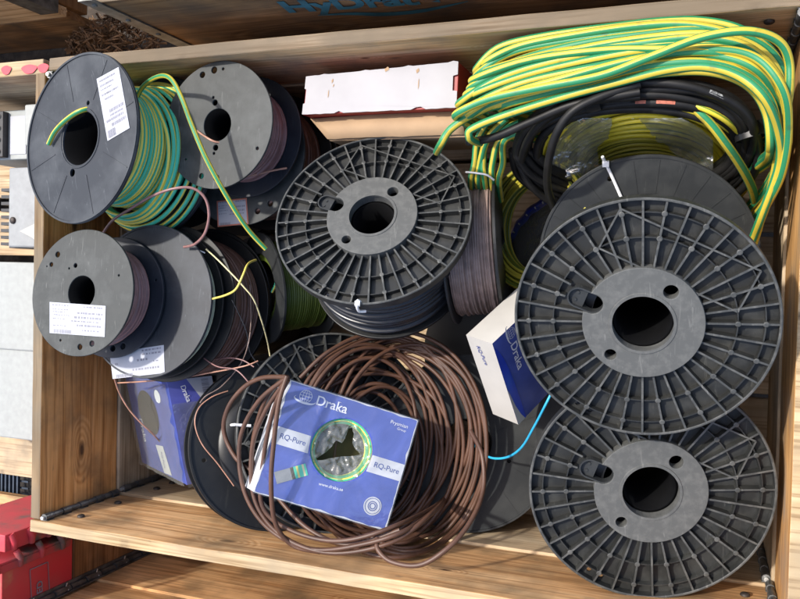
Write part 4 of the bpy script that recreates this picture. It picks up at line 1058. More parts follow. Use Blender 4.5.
# ------------------------------------------------------------------ green-yellow cable coil
gy = MB()
ST = [
 [(478, 67), (500, 47), (545, 36), (610, 27), (665, 21), (705, 21), (742, 30), (772, 52), (786, 85), (786, 125)],
 [(479, 73), (512, 53), (562, 42), (625, 34), (690, 29), (742, 36), (776, 58), (786, 95), (780, 130)],
 [(476, 82), (520, 60), (580, 44), (640, 35), (700, 30), (748, 42), (776, 66), (783, 105)],
 [(470, 92), (520, 67), (590, 50), (650, 42), (710, 40), (752, 50), (778, 78), (784, 118)],
 [(462, 101), (505, 76), (575, 57), (650, 46), (720, 46), (766, 62), (783, 96), (783, 140)],
 [(474, 94), (530, 74), (610, 56), (680, 47), (735, 55), (766, 76), (778, 110), (776, 150)],
 [(468, 108), (520, 84), (600, 66), (670, 54), (726, 58), (762, 78), (776, 112), (770, 150)],
 [(458, 113), (490, 99), (540, 88), (600, 76), (648, 58), (700, 38), (745, 31), (777, 40), (789, 62), (788, 100)],
 [(441, 144), (452, 128), (480, 111), (530, 92), (600, 71), (660, 58), (715, 56), (756, 70), (776, 102), (779, 145), (772, 185)],
 [(500, 100), (560, 80), (640, 62), (700, 50), (752, 56), (782, 88), (788, 130), (781, 175), (764, 210)],
 [(469, 136), (472, 129), (500, 117), (560, 98), (620, 82), (668, 70), (705, 67), (738, 76), (764, 98), (778, 132), (779, 165), (762, 214)],
 [(486, 62), (520, 46), (575, 35), (640, 26), (690, 25), (735, 36), (765, 60), (779, 95), (776, 130)],
 [(473, 86), (515, 66), (575, 50), (645, 38), (712, 34), (758, 48), (781, 78), (786, 120)],
 [(476, 78), (530, 60), (605, 50), (668, 49), (722, 48), (758, 62), (778, 92), (780, 132)],
 [(466, 118), (505, 96), (565, 78), (640, 59), (705, 52), (756, 62), (782, 94), (788, 138)],
 [(481, 110), (540, 96), (600, 84), (660, 73), (712, 72), (748, 86), (766, 112), (770, 146)],
 [(490, 70), (560, 52), (630, 45), (690, 38), (740, 44), (770, 66), (787, 100), (786, 140)],
 [(505, 105), (570, 88), (640, 68), (700, 62), (745, 74), (770, 100), (777, 135)],
]
rnd = random.Random(12)
for i, st in enumerate(ST):
    zt = (-.012 + .0042 * i if i != 7 else .045) if i < 11 else [-.004, .004, .010, .026, .024, .006, .030, .03][i - 11]
    pts = [at(u, v, zt + (.012*math.sin(PI*k/(len(st)-1))) - (.05 if st[-1][1] < 165 else .125) * max(0, (k - len(st) + 4)/4)) for k, (u, v) in enumerate(st)]
    if i not in (8, 10):   # most turns carry on underneath: left bend first, then the hidden return
        u0, v0 = st[0]
        pre = [at(u0 + 95, v0 + 22, -.20), at(u0 + 48, v0 + 20, -.16), at(u0 + 16, v0 + 13, -.10), at(u0 + 1, v0 + 6, zt - .045)]
        ul, vl = st[-1]
        if vl > 165: gy.tube(spline([pts[0] + (pre[2] - pts[0]) * 0 if False else p for p in pre + pts + [at(ul - 8, vl + 26, -.105), at(ul - 18, vl + 54, -.11)]], 9), .0054, 14, twist=rnd.uniform(-.3, .3), v0=rnd.random()); continue
        post = [at(ul - 7, vl + 12, -.09), at(ul - 36, vl + 30, -.16), at(ul - 90, vl + 58, -.23)] if i % 4 else [at(ul - 5, vl + 34, -.07), at(ul - 20, vl + 66, -.14), at(ul - 42, vl + 90, -.22)]
        pts = pre + pts + post
    elif i == 8: pts = [at(437, 152, -.04)] + pts + [at(764, 212, -.10), at(752, 240, -.11)]
    else: pts = [at(480, 143, -.01), at(472, 140, .02)] + pts + [at(752, 240, -.10), at(742, 262, -.11)]
    gy.tube(spline(pts, 9), .0054, 14, twist=rnd.uniform(-.35, .35), v0=rnd.random())
tag(gy.build('cable_coil', M['gy_cable']), 'big stretched coil of thick green and yellow cable in the back right corner', 'cable coil')

# strands of the same cable gathered at the left end, going down beside the side-lying spool
bc = MB()
for k in range(5):
    x = 472 + 7*k
    bc.tube(spline([at(x + 20 + 7*k, 116 + 3*k, -.05), at(x + 6 + 4*math.sin(2.3*k), 138, -.07 + .006*math.sin(k*1.9)), at(x + 3*math.sin(k*1.7 + 1), 163, -.085), at(x - 1, 180, -.10), at(x + 1, 200, -.16)], 7), .005, 9, twist=.2, v0=.2*k)
bc.tube(spline([at(466, 172, -.088), at(476, 173, -.08), at(487, 175, -.082), at(494, 180, -.09)], 5), .0016, 6, mat=1)
tag(bc.build('cable_bundle', [M['gy_cable'], M['tie']]), 'tied bundle of green and yellow cable above the grey brown wire spool', 'cable bundle')

# coil of thin yellow-green cable standing left of the blue-rimmed coil
vc = MB(); cV = at(538, 226, -.175); nV = Vector((-.5, .08, .86)).normalized(); Mv = frame(cV, nV); rnd = random.Random(3)
for i in range(16):
    rr = .098 - .006*(i % 5) + rnd.uniform(-.002, .002); z = .008*(i // 5) - .012
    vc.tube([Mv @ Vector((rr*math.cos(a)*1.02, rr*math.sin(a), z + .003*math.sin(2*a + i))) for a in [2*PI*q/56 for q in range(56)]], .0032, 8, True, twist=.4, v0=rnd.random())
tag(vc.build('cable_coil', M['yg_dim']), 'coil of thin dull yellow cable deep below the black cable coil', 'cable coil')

# ------------------------------------------------------------------ wrapped yellow coil + film, black coil
def under(u, v):
    t = min(1, max(0, (v - 118) / 38)); return .105 * math.exp(-((u - 650) / 105) ** 2) * t * t * (3 - 2*t)
wr = empty('cable_coil', 'yellow cable coil in torn clear plastic wrap inside the ring of black cable', 'cable coil', Matrix.Translation(at(640, 165, -.08)))
Ib = Matrix.Translation(at(640, 165, -.08)).inverted()
tb = MB(); rnd = random.Random(8)
for i in range(39):
    k = i % 13; la = i // 13
    top = 99 + (5.2*k if k < 8 else 36.4 + 4.2*(k - 7)) + rnd.uniform(-1, 1); rx = 103 - 4.6*k; ry = 66 - 3.9*k
    cx, cy = 645 + 2*la, top + ry
    pts = []
    for q in range(28):
        a = 2*PI*q/28; u = cx + rx*math.cos(a) + 4*math.sin(2*a + i); v = cy - ry*math.sin(a)
        pts.append(Ib @ at(u, v, -.004 - .012*la - .004*k + .003*math.sin(a*2 + i) - .0013*max(0, v - 112) - 1.25*under(u, v) - .0006*max(0, v - 150)))
    tb.tube(spline(pts, 4, True), .0037, 8, True, 0 if k < 8 else 2, twist=.05, v0=.2 + .12*rnd.random())  # inner turns duller: shade in the coil's middle put into their colour
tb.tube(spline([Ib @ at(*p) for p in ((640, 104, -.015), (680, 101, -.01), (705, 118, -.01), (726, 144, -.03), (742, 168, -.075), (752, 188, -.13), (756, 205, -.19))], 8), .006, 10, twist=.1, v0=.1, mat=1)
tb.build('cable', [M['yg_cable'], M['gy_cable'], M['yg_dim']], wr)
fb = MB(); nu, nv = 150, 84; vs = []; ok = {}
for j in range(nv + 1):
    for i in range(nu + 1):
        a, b = i/nu, j/nv
        u = 548 + 165*a; v = 118 + 80*b
        z = -.004 + .012*abs(noise.noise((a*7 + b*3, b*5 - a*2, 9.5))) + .014*noise.noise((a*4, b*3, 1.5)) + .007*noise.noise((a*11, b*9, 3.5)) + .002*noise.noise((a*30, b*26, 5)) - .0012*max(0, v - 112) - 1.05*under(u, v)
        vs.append(Ib @ at(u, v, z))
        e = ((u - 632)/92)**2 + ((v - 168)/60)**2
        uu, vv = u + 2.5*noise.noise((a*22, b*18, 7)), v + 2.5*noise.noise((a*22, b*18, 11)); ins = False
        HP = [(612, 117), (639, 119), (652, 136), (668, 148), (690, 172), (640, 190), (600, 170), (599, 146), (609, 139), (611, 127)]
        for q in range(len(HP)):
            (xa_, ya_), (xb_, yb_) = HP[q], HP[q - 1]
            if (ya_ > vv) != (yb_ > vv) and uu < (xb_ - xa_)*(vv - ya_)/(yb_ - ya_) + xa_: ins = not ins
        ok[(i, j)] = e < 1.0 and not ins
fb.add(vs, [(j*(nu+1)+i, j*(nu+1)+i+1, (j+1)*(nu+1)+i+1, (j+1)*(nu+1)+i) for j in range(nv) for i in range(nu) if ok[(i, j)] and ok[(i+1, j)] and ok[(i, j+1)] and ok[(i+1, j+1)]], 0, True)
fb.build('torn_film', M['film_green'], wr)

bk = empty('cable_coil', 'taped coil of thick black rubber cable below the green and yellow coil', 'cable coil', Matrix.Translation(at(635, 145, 0))); Ib = Matrix.Translation(at(635, 145, 0)).inverted()
tb = MB(); rnd = random.Random(21); lines = []
def zS(v, u): return .012 - .0011 * max(0, v - 85) - under(u, v)
for i in range(12):
    k = i % 6; la = i // 6
    left = 514 + 6*k*rnd.random() + rnd.uniform(-2, 10); right = 757 - 5.5*k + rnd.uniform(-3, 3); top = 77 + 4.6*k + rnd.uniform(-2, 3) + 3*la; bot = 212 - 6*k + rnd.uniform(-8, 8)
    cx, cy = (left + right)/2, (top + bot)/2; rx, ry = (right - left)/2, (bot - top)/2
    p1, p2 = rnd.uniform(0, 6.28), rnd.uniform(0, 6.28); tl = rnd.uniform(-.12, .12); pts = []
    for q in range(24):
        a = 2*PI*q/24; ca, sa = math.cos(a), math.sin(a); kk = 1 + .015*math.sin(2*a + p1) + .012*math.sin(3*a + p2)
        u = cx + rx*kk*math.copysign(abs(ca)**.92, ca) + tl*ry*sa; v = cy - ry*kk*math.copysign(abs(sa)**.9, sa) + (10*(1 - (u-515)/240) if sa > 0 else 0)
        pts.append(Ib @ at(u, v, zS(v, u) + .009*la + .004*math.sin(2*a + p1)))
    sp = spline(pts, 6, True); lines.append(sp)
    tb.tube(sp, .0057, 10, True)
for ex in ([(640, 84, .03), (600, 97, .035), (572, 112, .035), (556, 135, .02), (548, 165, -.02), (548, 190, -.08), (556, 213, -.13)],
           [(468, 142, -.01), (495, 137, .01), (530, 122, .02), (575, 104, .03), (640, 92, .03)],
           [(520, 165, -.09), (528, 140, -.04), (548, 118, .0), (585, 102, .025), (640, 96, .025)],
           [(512, 150, -.08), (518, 175, -.13), (545, 194, -.16), (585, 200, -.17)]):
    tb.tube(spline([Ib @ at(*p) for p in ex], 8), .0056, 10)
tb.build('cable', M['black_cable'], bk)
def band(u, v, z, du, dv, r):
    mb = MB(); p = [Ib @ at(u - du, v - dv, z), Ib @ at(u + du, v + dv, z)]
    c = (p[0] + p[1]) / 2; d = (p[1] - p[0]).normalized(); side = d.cross(Vector((0, 0, 1))).normalized(); vs = []
    for e in (-1, 1):
        for k in range(16):
            a = 2*PI*k/16; vs.append(c + d*e*.009 + side*r*math.cos(a) + Vector((0, 0, 1))*.017*math.sin(a))
    mb.add(vs, [(k, (k+1) % 16, 16 + (k+1) % 16, 16 + k) for k in range(16)], 0, True); return mb.build('tape_band', M['tape'], bk)
band(592, 99, .012, 8, -2, .017); band(752, 131, -.055, 3, 12, .022)
# rusty sleeve marks and a line of white print riding on the outermost turns
def ride(line, a0, a1, r0, mt, name):
    n_ = len(line); idx = range(int(a0*n_), max(int(a1*n_), int(a0*n_) + 2)); P_ = [line[i % n_] for i in idx]
    up = Vector((.1, 0, 1)).normalized(); vs = []; ib = MB()
    for i, p in enumerate(P_):
        d = (P_[min(i+1, len(P_)-1)] - P_[max(i-1, 0)]).normalized(); sd = d.cross(up).normalized()
        for e in (-1, 0, 1): vs.append(p + up*(r0*math.cos(e*.36)) + sd*(r0*math.sin(e*.36)))
    ib.add(vs, [(i*3+k, i*3+k+1, i*3+k+4, i*3+k+3) for i in range(len(P_)-1) for k in (0, 1)], 0, True)
    ib.build(name, mt, bk)
for li, a0, a1 in ((10, .20, .23), (10, .24, .26), (7, .90, .925), (9, .43, .455), (11, .86, .88)): ride(lines[li], a0, a1, .0059, M['print_red'], 'sleeve_mark')
ride(lines[6], .06, .16, .0059, M['white_dash'], 'print')

# ------------------------------------------------------------------ W: film-wrapped coil with a blue band
cW = at(574, 270, -.26); nW = Vector((-.22, .05, .97)).normalized(); Mw = frame(cW, nW)
s = empty('wrapped_coil', 'dark coil in clear plastic with a blue printed rim, left of the largest spool', 'cable coil', Mw)
mb = MB(); mb.lathe([(.02, -.07), (.128, -.07), (.134, -.05), (.134, -.012), (.124, .0), (.09, .004), (.02, -.004)], 72, 0, True, wob=lambda j, a: (.002*math.sin(9*a + j), .003*math.sin(7*a + 2*j)))
mb.build('cable', M['black_cable'], s)
mb = MB(); vs = []
mb.lathe([(.136, -.034), (.1365, -.006), (.128, .004), (.118, .0055)], 96, 0, True, wob=lambda j, a: (.0012*math.sin(23*a), .001*math.sin(31*a))); o = mb.build('blue_band', M['blue_band'], s)
mb = MB()
for k in range(46):
    a = 2*PI*k/46; mb.box((.1225, -.0012, .0052), (.1265, .0012, .0060), 0, Matrix.Rotation(a + .02*math.sin(5*k), 4, 'Z'))
mb.build('white_mark', M['print_white'], o)
mb = MB(); mb.lathe([(.124, .008), (.11, .012), (.09, .011), (.06, .008), (.03, .004)], 60, 0, True, wob=lambda j, a: (0, .004*noise.noise((math.cos(a)*4, math.sin(a)*4, j))))
mb.build('film', M['film'], s)

# ------------------------------------------------------------------ loose single wires
def onH2(*p): return [(u, v, (on_plane(u, v, cH2, nH) + nH*h).z) for u, v, h in p]
def wire(label, pts, r, m, n=7, per=8, cat='wire', **k):
    mb = MB(); mb.tube(spline([at(*p) for p in pts], per), r * .84, n, **k); return tag(mb.build('loose_wire', M[m]), label, cat, 'loose wire ends')
wire('light blue wire curving out of the grey spool to the white and blue box', [(470, 440, -.26), (480, 451, -.225), (492, 458, -.2), (508, 457, -.18), (522, 447, -.15), (534, 427, -.12), (544, 408, -.10), (552, 392, -.10)], .0024, 'blue_wire')
wire('cream wire hanging from the brown wire stack towards the lower ribbed spool', [(206, 249, -.045), (216, 258, -.05), (230, 272, -.05), (243, 286, -.055), (254, 300, -.07), (262, 322, -.1), (267, 340, -.13), (270, 356, -.14)], .0016, 'cream_wire')
wire('thin copper wire running across the blue corner box to the lower ribbed spool', [(118, 383, -.085), (150, 381, -.075), (185, 377, -.075), (220, 371, -.07), (245, 366, -.07), (258, 361, -.08)], .0016, 'copper_wire')
wire('copper wire dropping from the torn label into the hole of the blue corner box', [(114, 377, -.05), (119, 392, -.07), (128, 408, -.085), (140, 422, -.10), (152, 433, -.12), (160, 442, -.15)], .0018, 'copper_wire')
wire('short white wire end beside the brown wire of the left stack', [(188, 245, -.04), (196, 249, -.045), (205, 253, -.05)], .0014, 'tie')
wire('brown wire looping over the dark gap below the left stack', [(200, 362, -.1), (225, 358, -.09), (242, 360, -.09), (254, 367, -.09)], .0015, 'mauve_wire')
wire('grey wire curling from the left stack down to the black flange', [(250, 285, -.13), (251, 320, -.10), (248, 345, -.06)] + onH2((240, 365, .012), (222, 386, .01), (206, 396, .008), (200, 403, .008)), .0013, 'tan_wire')
wire('thin pinkish wire looped over the black flange left of the brown coil', onH2((228, 391, .008), (212, 397, .008), (199, 408, .007), (195, 424, .007), (202, 444, .008), (218, 464, .01), (234, 486, .012)), .0014, 'copper_wire')

wire('hair thin black wire hanging from the left stack across the ribbed flange', [(232, 300, -.06), (246, 330, -.07), (250, 352, -.08), (262, 372, -.09), (258, 392, -.07)], .0012, 'black_wire')
wire('thin brown wire arched from the left stack over the blue corner box', [(196, 352, -.07), (216, 366, -.055), (236, 370, -.05), (250, 384, -.05)], .0014, 'mauve_wire')

# ------------------------------------------------------------------ surroundings
# crate behind, with the teal word on its front
yb = .846
def yplane(u, v, y): d = ray(u, v); return CAM + d * ((y - CAM.y) / d.y)
x0 = yplane(170, 40, yb).x
bc = empty('wooden_crate', 'neighbouring crate behind with teal lettering on its brown board', 'crate', Matrix.Translation((x0, yb, -.54)), 'neighbouring crates')
I = bc.matrix_world.inverted()
o = oboard('board', (x0, yb, -.19), (1.75, yb + .02, .10), [M['wood_dark'], M['wood_grey']], bc); o.matrix_parent_inverse = I; fb_ = o
o = oboard('board', (x0, yb, -.39), (1.75, yb + .02, -.194), [M['wood_dark'], M['wood_grey']], bc); o.matrix_parent_inverse = I
o = oboard('board', (x0, yb + .023, -.39), (x0 + .02, yb + .8, .10), [M['wood_dark_y'], M['wood_grey']], bc); o.matrix_parent_inverse = I
ms = MB()
ms.box((x0 - .004, yb - .003, -.54), (x0 + .022, yb - .0005, .12)); ms.box((x0 - .004, yb - .0005, -.54), (x0 - .001, yb + .03, .12))
for k in range(9): ms.lathe([(.004, 0), (.004, .002), (.0001, .003)], 8); [ms.v.__setitem__(-1 - i, Matrix.Translation((x0 + .009, yb - .003, -.5 + k*.075)) @ Matrix.Rotation(R_(90), 4, 'X') @ ms.v[-1 - i]) for i in range(24)]
o = ms.build('corner_strap', M['hinge'], bc); o.matrix_parent_inverse = I
pa, pb = yplane(291, 12, yb), yplane(440, 2.5, yb)
w = (pb - pa).length
me = fit_text('HyDrate', w * 1.02, offset=.04)
base = (pa + pb) / 2; ym = min(v.co.y for v in me.vertices if v.co.x < -.45*w); ang = math.atan2((pb - pa).z, (pb - pa).x)
mb = MB(); ca, sa = math.cos(ang), math.sin(ang)
mb.add([(base.x + v.co.x*ca - (v.co.y - ym)*sa, yb - .0012, base.z + v.co.x*sa + (v.co.y - ym)*ca) for v in me.vertices], [tuple(p.vertices) for p in me.polygons])
o = mb.build('lettering', M['teal'], fb_); o.matrix_parent_inverse = Matrix.Translation(-Vector(fb_.location))
mb = MB(); vs = []
top = [(318, 15), (350, 12.5), (385, 12.5), (420, 9.5), (468, 1)]; bot = [(318, 15.5), (350, 15), (385, 16), (425, 12), (468, 1.6)]
tp = spline([yplane(u, v, yb - .0012) for u, v in top], 6); bp = spline([yplane(u, v, yb - .0012) for u, v in bot], 6)
mb.add(tp + bp, [(i, i+1, len(tp)+i+1, len(tp)+i) for i in range(len(tp)-1)]); o = mb.build('swoosh', M['teal'], fb_); o.matrix_parent_inverse = Matrix.Translation(-Vector(fb_.location))

# far crate at the top left
yl = 1.0; x1 = yplane(84, 24, yl).x
lc = empty('wooden_crate', 'pale crate corner with a dark metal strap at the top left', 'crate', Matrix.Translation((x1, yl, -.54)), 'neighbouring crates'); I = lc.matrix_world.inverted()
zb = yplane(30, 21, yl).z
o = oboard('board', (x1 - .9, yl, zb), (x1, yl + .02, zb + .3), [M['wood_low'], M['wood_low']], lc, 0); o.matrix_parent_inverse = I
o = oboard('board', (x1 - .9, yl + .003, -.54), (x1 - .01, yl + .02, zb - .012), [M['wood_dark'], M['wood_dark']], lc, 0); o.matrix_parent_inverse = I
o = oboard('board', (x1 - .02, yl + .023, -.4), (x1, yl + .7, zb + .3), [M['wood_dark_y'], M['wood_dark_y']], lc, 0); o.matrix_parent_inverse = I
ms = MB(); ms.box((x1 - .035, yl - .004, -.30), (x1 + .012, yl - .001, zb + .32)); ms.box((x1 + .009, yl - .001, -.30), (x1 + .012, yl + .05, zb + .32))
o = ms.build('corner_strap', M['hinge'], lc); o.matrix_parent_inverse = I
# clump of bark and shavings between the two crates
bk = MB(); rnd = random.Random(31); c = at(105, 38, -.42)
bm_ = []
for i in range(1000):
    a, r, h = rnd.uniform(0, 6.28), math.sqrt(rnd.random()), rnd.random()
    p = c + Vector((r*.13*math.cos(a), r*.062*math.sin(a), -.03 + .09*(1 - r)*h))
    d = Vector((rnd.gauss(0, 1), rnd.gauss(0, 1), rnd.gauss(0, .5))).normalized() * rnd.uniform(.006, .02)
    s_ = d.orthogonal().normalized() * rnd.uniform(.0012, .0035)
    k = d.cross(s_).normalized() * .0015
    bk.add([p - d - s_, p + d - s_*.5, p + d + s_*.5, p - d + s_, p + k], [(0, 1, 4), (1, 2, 4), (2, 3, 4), (3, 0, 4), (3, 2, 1, 0)])
tag(bk.build('bark_clump', M['bark']), 'ragged clump of brown bark and shavings between the straps at the top left', 'bark', kind='stuff')

# wooden collar at the left with the red dots on its edge
zl = -.03
dz = [at(-20, 71, zl), at(52, 66, zl)]
yc = dz[1].y
lw = empty('plank', 'plank end with three red paint dots left of the leaning spool', 'plank', Matrix.Translation((dz[1].x, yc, -.54))); I = lw.matrix_world.inverted()
o = oboard('board', (-.75, yc - .012, zl - .34), (-.012, yc + .014, zl), [M['wood_low'], M['wood_edge']], lw); o.matrix_parent_inverse = I
for u, v, rx in ((6, 70, .011), (29, 69, .017), (43, 68, .012)):
    mb = MB(); p = at(u, v, zl + .002); mb.add([p + Vector((rx*math.cos(a)*(1 + .15*math.sin(3*a)), .008*math.sin(a), 0)) for a in [2*PI*k/18 for k in range(18)]], [tuple(range(18))]); o2 = mb.build('paint_dot', M['red_dot'], o); o2.matrix_parent_inverse = Matrix.Translation(-Vector(o.location))
# weathered post filling the back left corner outside the crate
# left pallet with grey steel cases
zf = -.34
lp = empty('wooden_pallet', 'pallet at the left edge carrying the grey steel cases', 'pallet', Matrix.Translation((-.4, .3, -.54))); I = lp.matrix_world.inverted()
for y0 in (-.02, .09, .22, .35, .48, .61, .72):
    o = oboard('deck_board', (-.95, y0, zf - .022), (-.03, y0 + .1, zf), [M['wood_low'], M['wood_low']], lp, 0); o.matrix_parent_inverse = I
for y0 in (-.02, .36, .70):
    o = oboard('bearer', (-.95, y0, -.54), (-.03, y0 + .09, zf - .024), [M['wood_dark'], M['wood_dark']], lp, 0); o.matrix_parent_inverse = I
def case(label, u0, v0, u1, v1, zt, zb, m, extra=None):
    a, b = at(u0, v0, zt), at(u1, v1, zt); x_0, x_1 = min(a.x, b.x), min(max(a.x, b.x), -.012); y_0, y_1 = min(a.y, b.y), max(a.y, b.y)
    e = empty('steel_case', label, 'metal case', Matrix.Translation((x_0, y_0, zb)), 'grey steel cases'); I = e.matrix_world.inverted()
    o = oboard('body', (x_0, y_0, zb), (x_1, y_1, zt), [m, m], e, 0, .003); o.matrix_parent_inverse = I
    return e, I, (x_0, x_1, y_0, y_1, zt)
e, I, bb = case('plain light grey steel case, lowest in the photo at the left edge', -60, 430, 60, 347, -.17, zf, M['steel'])
e, I, bb = case('speckled light grey steel case, middle one at the left edge', -60, 345, 60, 263, -.165, zf, M['steel'])
e, I, bb = case('grey steel case with a side grille beneath a torn paper scrap', 8, 247, 60, 166, -.10, zf, M['steel_mid'])
mb = MB(); bolt((bb[0] + .012, bb[2] + .05, bb[4] + .001), (0, 0, 1), e).matrix_parent_inverse = I
# grille of ribs left of it
ve = MB()
for k in range(9):
    ve.box((bb[0] - .05, bb[2] + .004 + k*.013, zf), (bb[0] - .006, bb[2] + .010 + k*.013, bb[4] - .03))
ve.box((bb[0] - .06, bb[2], zf), (bb[0] - .002, bb[3], bb[4] - .06)); o = ve.build('grille', M['vent'], e); o.matrix_parent_inverse = I
# paper scrap
mb = MB(); q = [at(u, v, -.095 + dz_) for u, v, dz_ in ((20, 231, .0), (38, 222, .012), (39, 244, .006), (33, 238, .0))]; mb.add(q, [(0, 1, 2, 3)])
o = mb.build('paper_scrap', M['card_cream']); md = o.modifiers.new('s', 'SOLIDIFY'); md.thickness = .0006; tag(o, 'torn white paper scrap on the grey steel case by the crate wall', 'paper')
# terminal block with black sockets
a, b = at(-25, 161, -.14), at(30, 109, -.14)
tbk = empty('terminal_block', 'black terminal block with white label below the red paint dots', 'terminal block', Matrix.Translation((a.x, a.y, zf))); I = tbk.matrix_world.inverted()
o = oboard('body', (a.x, a.y, zf), (b.x, b.y, -.14), [M['steel'], M['steel']], tbk, 0, .002); o.matrix_parent_inverse = I
mb = MB(); w = b.x - a.x
mb.box((a.x + .002, a.y + .004, -.14), (a.x + w*.62, b.y - .004, -.126)); o = mb.build('socket_strip', M['vent'], tbk, .001); o.matrix_parent_inverse = I
sk = MB()
for i in range(5):
    for j in range(4):
        c = Vector((a.x + .012 + i*w*.115, a.y + .014 + j*(b.y - a.y - .028)/3, -.126)); sk.lathe([(.0048, 0), (.0048, .002), (.0025, .002), (.0025, -.0005)], 12)
        for q in range(48): sk.v[-1 - q] = sk.v[-1 - q] + c
o2 = sk.build('socket', M['steel_mid'], tbk); o2.matrix_parent_inverse = I
mb = MB(); mb.box((a.x + w*.66, a.y + .01, -.14), (a.x + w*.94, b.y - .012, -.1385)); o2 = mb.build('label', M['paper'], tbk); o2.matrix_parent_inverse = I
mb = MB(); rnd = random.Random(2); y = a.y + .016
while y < b.y - .02:
    h = rnd.uniform(.001, .003); mb.box((a.x + w*.74, y, -.1384), (a.x + w*.86, y + h, -.1380)); y += h + rnd.uniform(.001, .003)
o3 = mb.build('print', M['ink'], o2); o3.matrix_parent_inverse = I
# white end block between the terminal block and the crate
e, I, bb = case('small pale grey block between the terminal block and the crate corner', 24, 146, 60, 102, -.08, zf, M['steel'])
# blue mesh tray below the pallet edge
a, b = at(-40, 492, -.40), at(26, 478, -.40)
tr = MB()
for k in range(16): tr.box((a.x + k*.012, a.y - .02, -.405), (a.x + k*.012 + .005, b.y + .03, -.398))
for k in range(6): tr.box((a.x, a.y - .02 + k*.016, -.4085), (b.x, a.y - .016 + k*.016, -.406))
tag(tr.build('mesh_tray', M['grid_blue']), 'dark blue mesh tray low at the left edge above the red crate', 'tray')
o = oboard('plank', (-.9, at(0, 512, -.37).y - .02, -.39), (-.03, at(0, 494, -.37).y, -.37), [M['wood_front'], M['wood_edge']], None, 0); tag(o, 'bare plank low at the left edge between the mesh tray and the red crate', 'plank')

# crate in front: red sprayed corner, brown end board, pale long board
fc = empty('wooden_crate', 'crate in front with a red sprayed metal corner and pale long board', 'crate', Matrix.Translation((-.05, -.11, -.54)), 'neighbouring crates'); I = fc.matrix_world.inverted()
xl = -.04; yf = -.115
def xplane(u, v, x): d = ray(u, v); return CAM + d * ((x - CAM.x) / d.x)
hz0 = xplane(45, 599, xl); hz1 = xplane(160, 548, xl); 
yh = (hz0.y + hz1.y) / 2
zs = xplane(73, 565, xl).z
yr = xplane(40, 551, xl).y
o = oboard('board', (xl - .02, yh - .02, zs + .002), (xl, yr, .02), [M['red_spray'], M['red_spray']], fc, 0); o.matrix_parent_inverse = I; rb = o
o = oboard('board', (xl - .02, yh - .02, -.52), (xl, yr + .03, zs - .002), [M['wood_dark_y'], M['wood_dark_y']], fc, 0); o.matrix_parent_inverse = I
o = oboard('board', (xl + .004, yh - .023, zs - .05), (1.5, yh - .003, zs + .3), [M['wood_front'], M['wood_edge']], fc); o.matrix_parent_inverse = I
o = oboard('board', (xl + .004, yh - .02, -.52), (1.5, yh + .001, zs - .053), [M['wood_front'], M['wood_front']], fc); o.matrix_parent_inverse = I
hb = MB(); z0, z1 = -.50, zs + .3; nK = 16; h = (z1 - z0)/nK
hb.box((xl + .0005, yh + .0015, z0), (xl + .016, yh + .004, z1)); hb.box((xl + .0005, yh + .004, z0), (xl + .003, yh + .018, z1))
for k in range(nK):
    hb.tube([(xl + .007, yh + .007, z0 + k*h + .002), (xl + .007, yh + .007, z0 + (k+1)*h - .002)], .0062 if k % 2 else .005, 8, mat=0)
    if k % 2: hb.tube([(xl + .004, yh + .016, z0 + k*h + .004), (xl + .008, yh + .011, z0 + k*h + .012), (xl + .013, yh + .006, z0 + k*h + .010)], .0016, 6, mat=1)
o = hb.build('hinge', [M['hinge'], M['zinc']], fc); o.matrix_parent_inverse = I
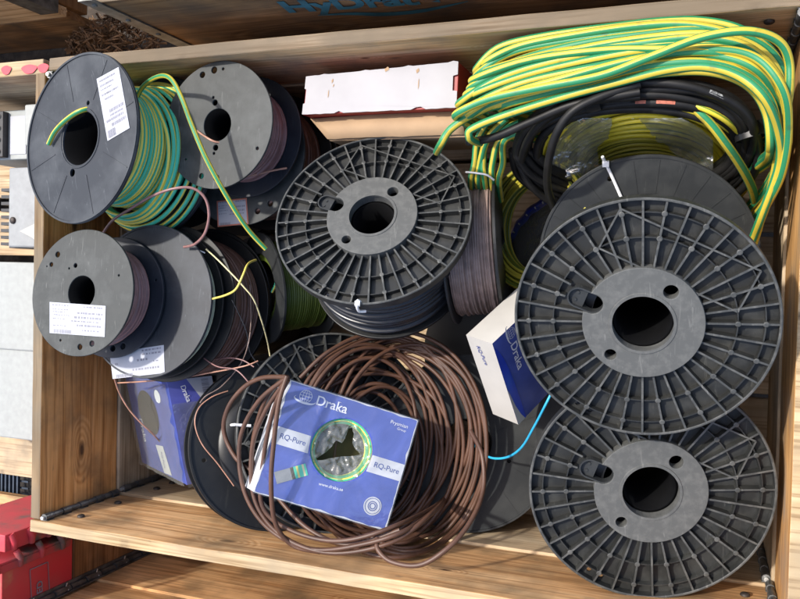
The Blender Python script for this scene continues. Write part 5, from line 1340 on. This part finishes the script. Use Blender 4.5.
# red metal corner bracket: two pressed plates with ribs
rbk = MB()
y1 = yr + .055
rbk.box((xl - .16, yr + .002, -.30), (xl + .004, yr + .006, .03)); rbk.box((xl - .002, yr - .012, zs + .01), (xl + .004, yr + .002, .03))
for k in range(5):
    z = zs + .03 + k*.05; rbk.tube([(xl + .001, yr - .010, z), (xl + .006, yr + .004, z + .004), (xl - .0, yr + .018, z + .008)], .006, 8)
rbk.box((xl - .16, yr + .02, -.36), (xl - .002, yr + .05, zs + .16))
for k in range(4):
    z = zs + .02 + k*.04; rbk.tube([(xl - .003, yr + .022, z), (xl + .002, yr + .035, z + .004), (xl - .003, yr + .048, z + .008)], .0065, 8)
o = rbk.build('corner_bracket', M['red_metal'], fc, .0015); o.matrix_parent_inverse = I
# stamped mark on the red board: a thin frame round two black characters
st = MB()
def SP(u, v): return xplane(u, v, xl + .0015)
q = [SP(30, 570), SP(48, 562), SP(50, 599), SP(32, 606)]
for i in range(4):
    p, r = q[i], q[(i+1) % 4]; d = (r - p).normalized(); nn = d.cross(Vector((1, 0, 0))) * .0008; st.add([p - nn, r - nn, r + nn, p + nn], [(0, 1, 2, 3)])
me = fit_text('ED', .022, offset=.02); cc = SP(40, 587); dx = (SP(40, 580) - SP(40, 594)).normalized(); dy = Vector((1, 0, 0)).cross(dx)
st.add([cc + dx*v.co.x + dy*v.co.y for v in me.vertices], [tuple(p.vertices) for p in me.polygons])
o = st.build('stamp', M['ink'], rb); o.matrix_parent_inverse = Matrix.Translation(-Vector(rb.location))

# ------------------------------------------------------------------ light
SUN_TO = Vector((.38, -.27, -.88)).normalized()   # direction the light travels
sd = bpy.data.lights.new('sun', 'SUN'); sd.energy = 2.2; sd.angle = R_(2.0); sd.color = (1, .955, .88)
so = bpy.data.objects.new('sun', sd); COL.objects.link(so); so.rotation_euler = SUN_TO.to_track_quat('-Z', 'Y').to_euler(); so.location = (-2, .5, 3)
w = bpy.data.worlds.new('World'); scene.world = w; w.use_nodes = True; nt = w.node_tree
sky = nt.nodes.new('ShaderNodeTexSky'); sky.sky_type = 'NISHITA'; sky.sun_disc = False; sky.dust_density = 3.0; sky.ozone_density = .6
v = -SUN_TO; sky.sun_elevation = math.asin(v.z); sky.sun_rotation = math.atan2(v.x, v.y)
nt.links.new(sky.outputs[0], nt.nodes['Background'].inputs['Color']); nt.nodes['Background'].inputs['Strength'].default_value = .15
scene.view_settings.view_transform = 'Standard'; scene.view_settings.look = 'None'; scene.view_settings.exposure = 1.03; scene.view_settings.gamma = 1
scene.render.engine = 'CYCLES'; scene.cycles.max_bounces = 8; scene.cycles.transparent_max_bounces = 12
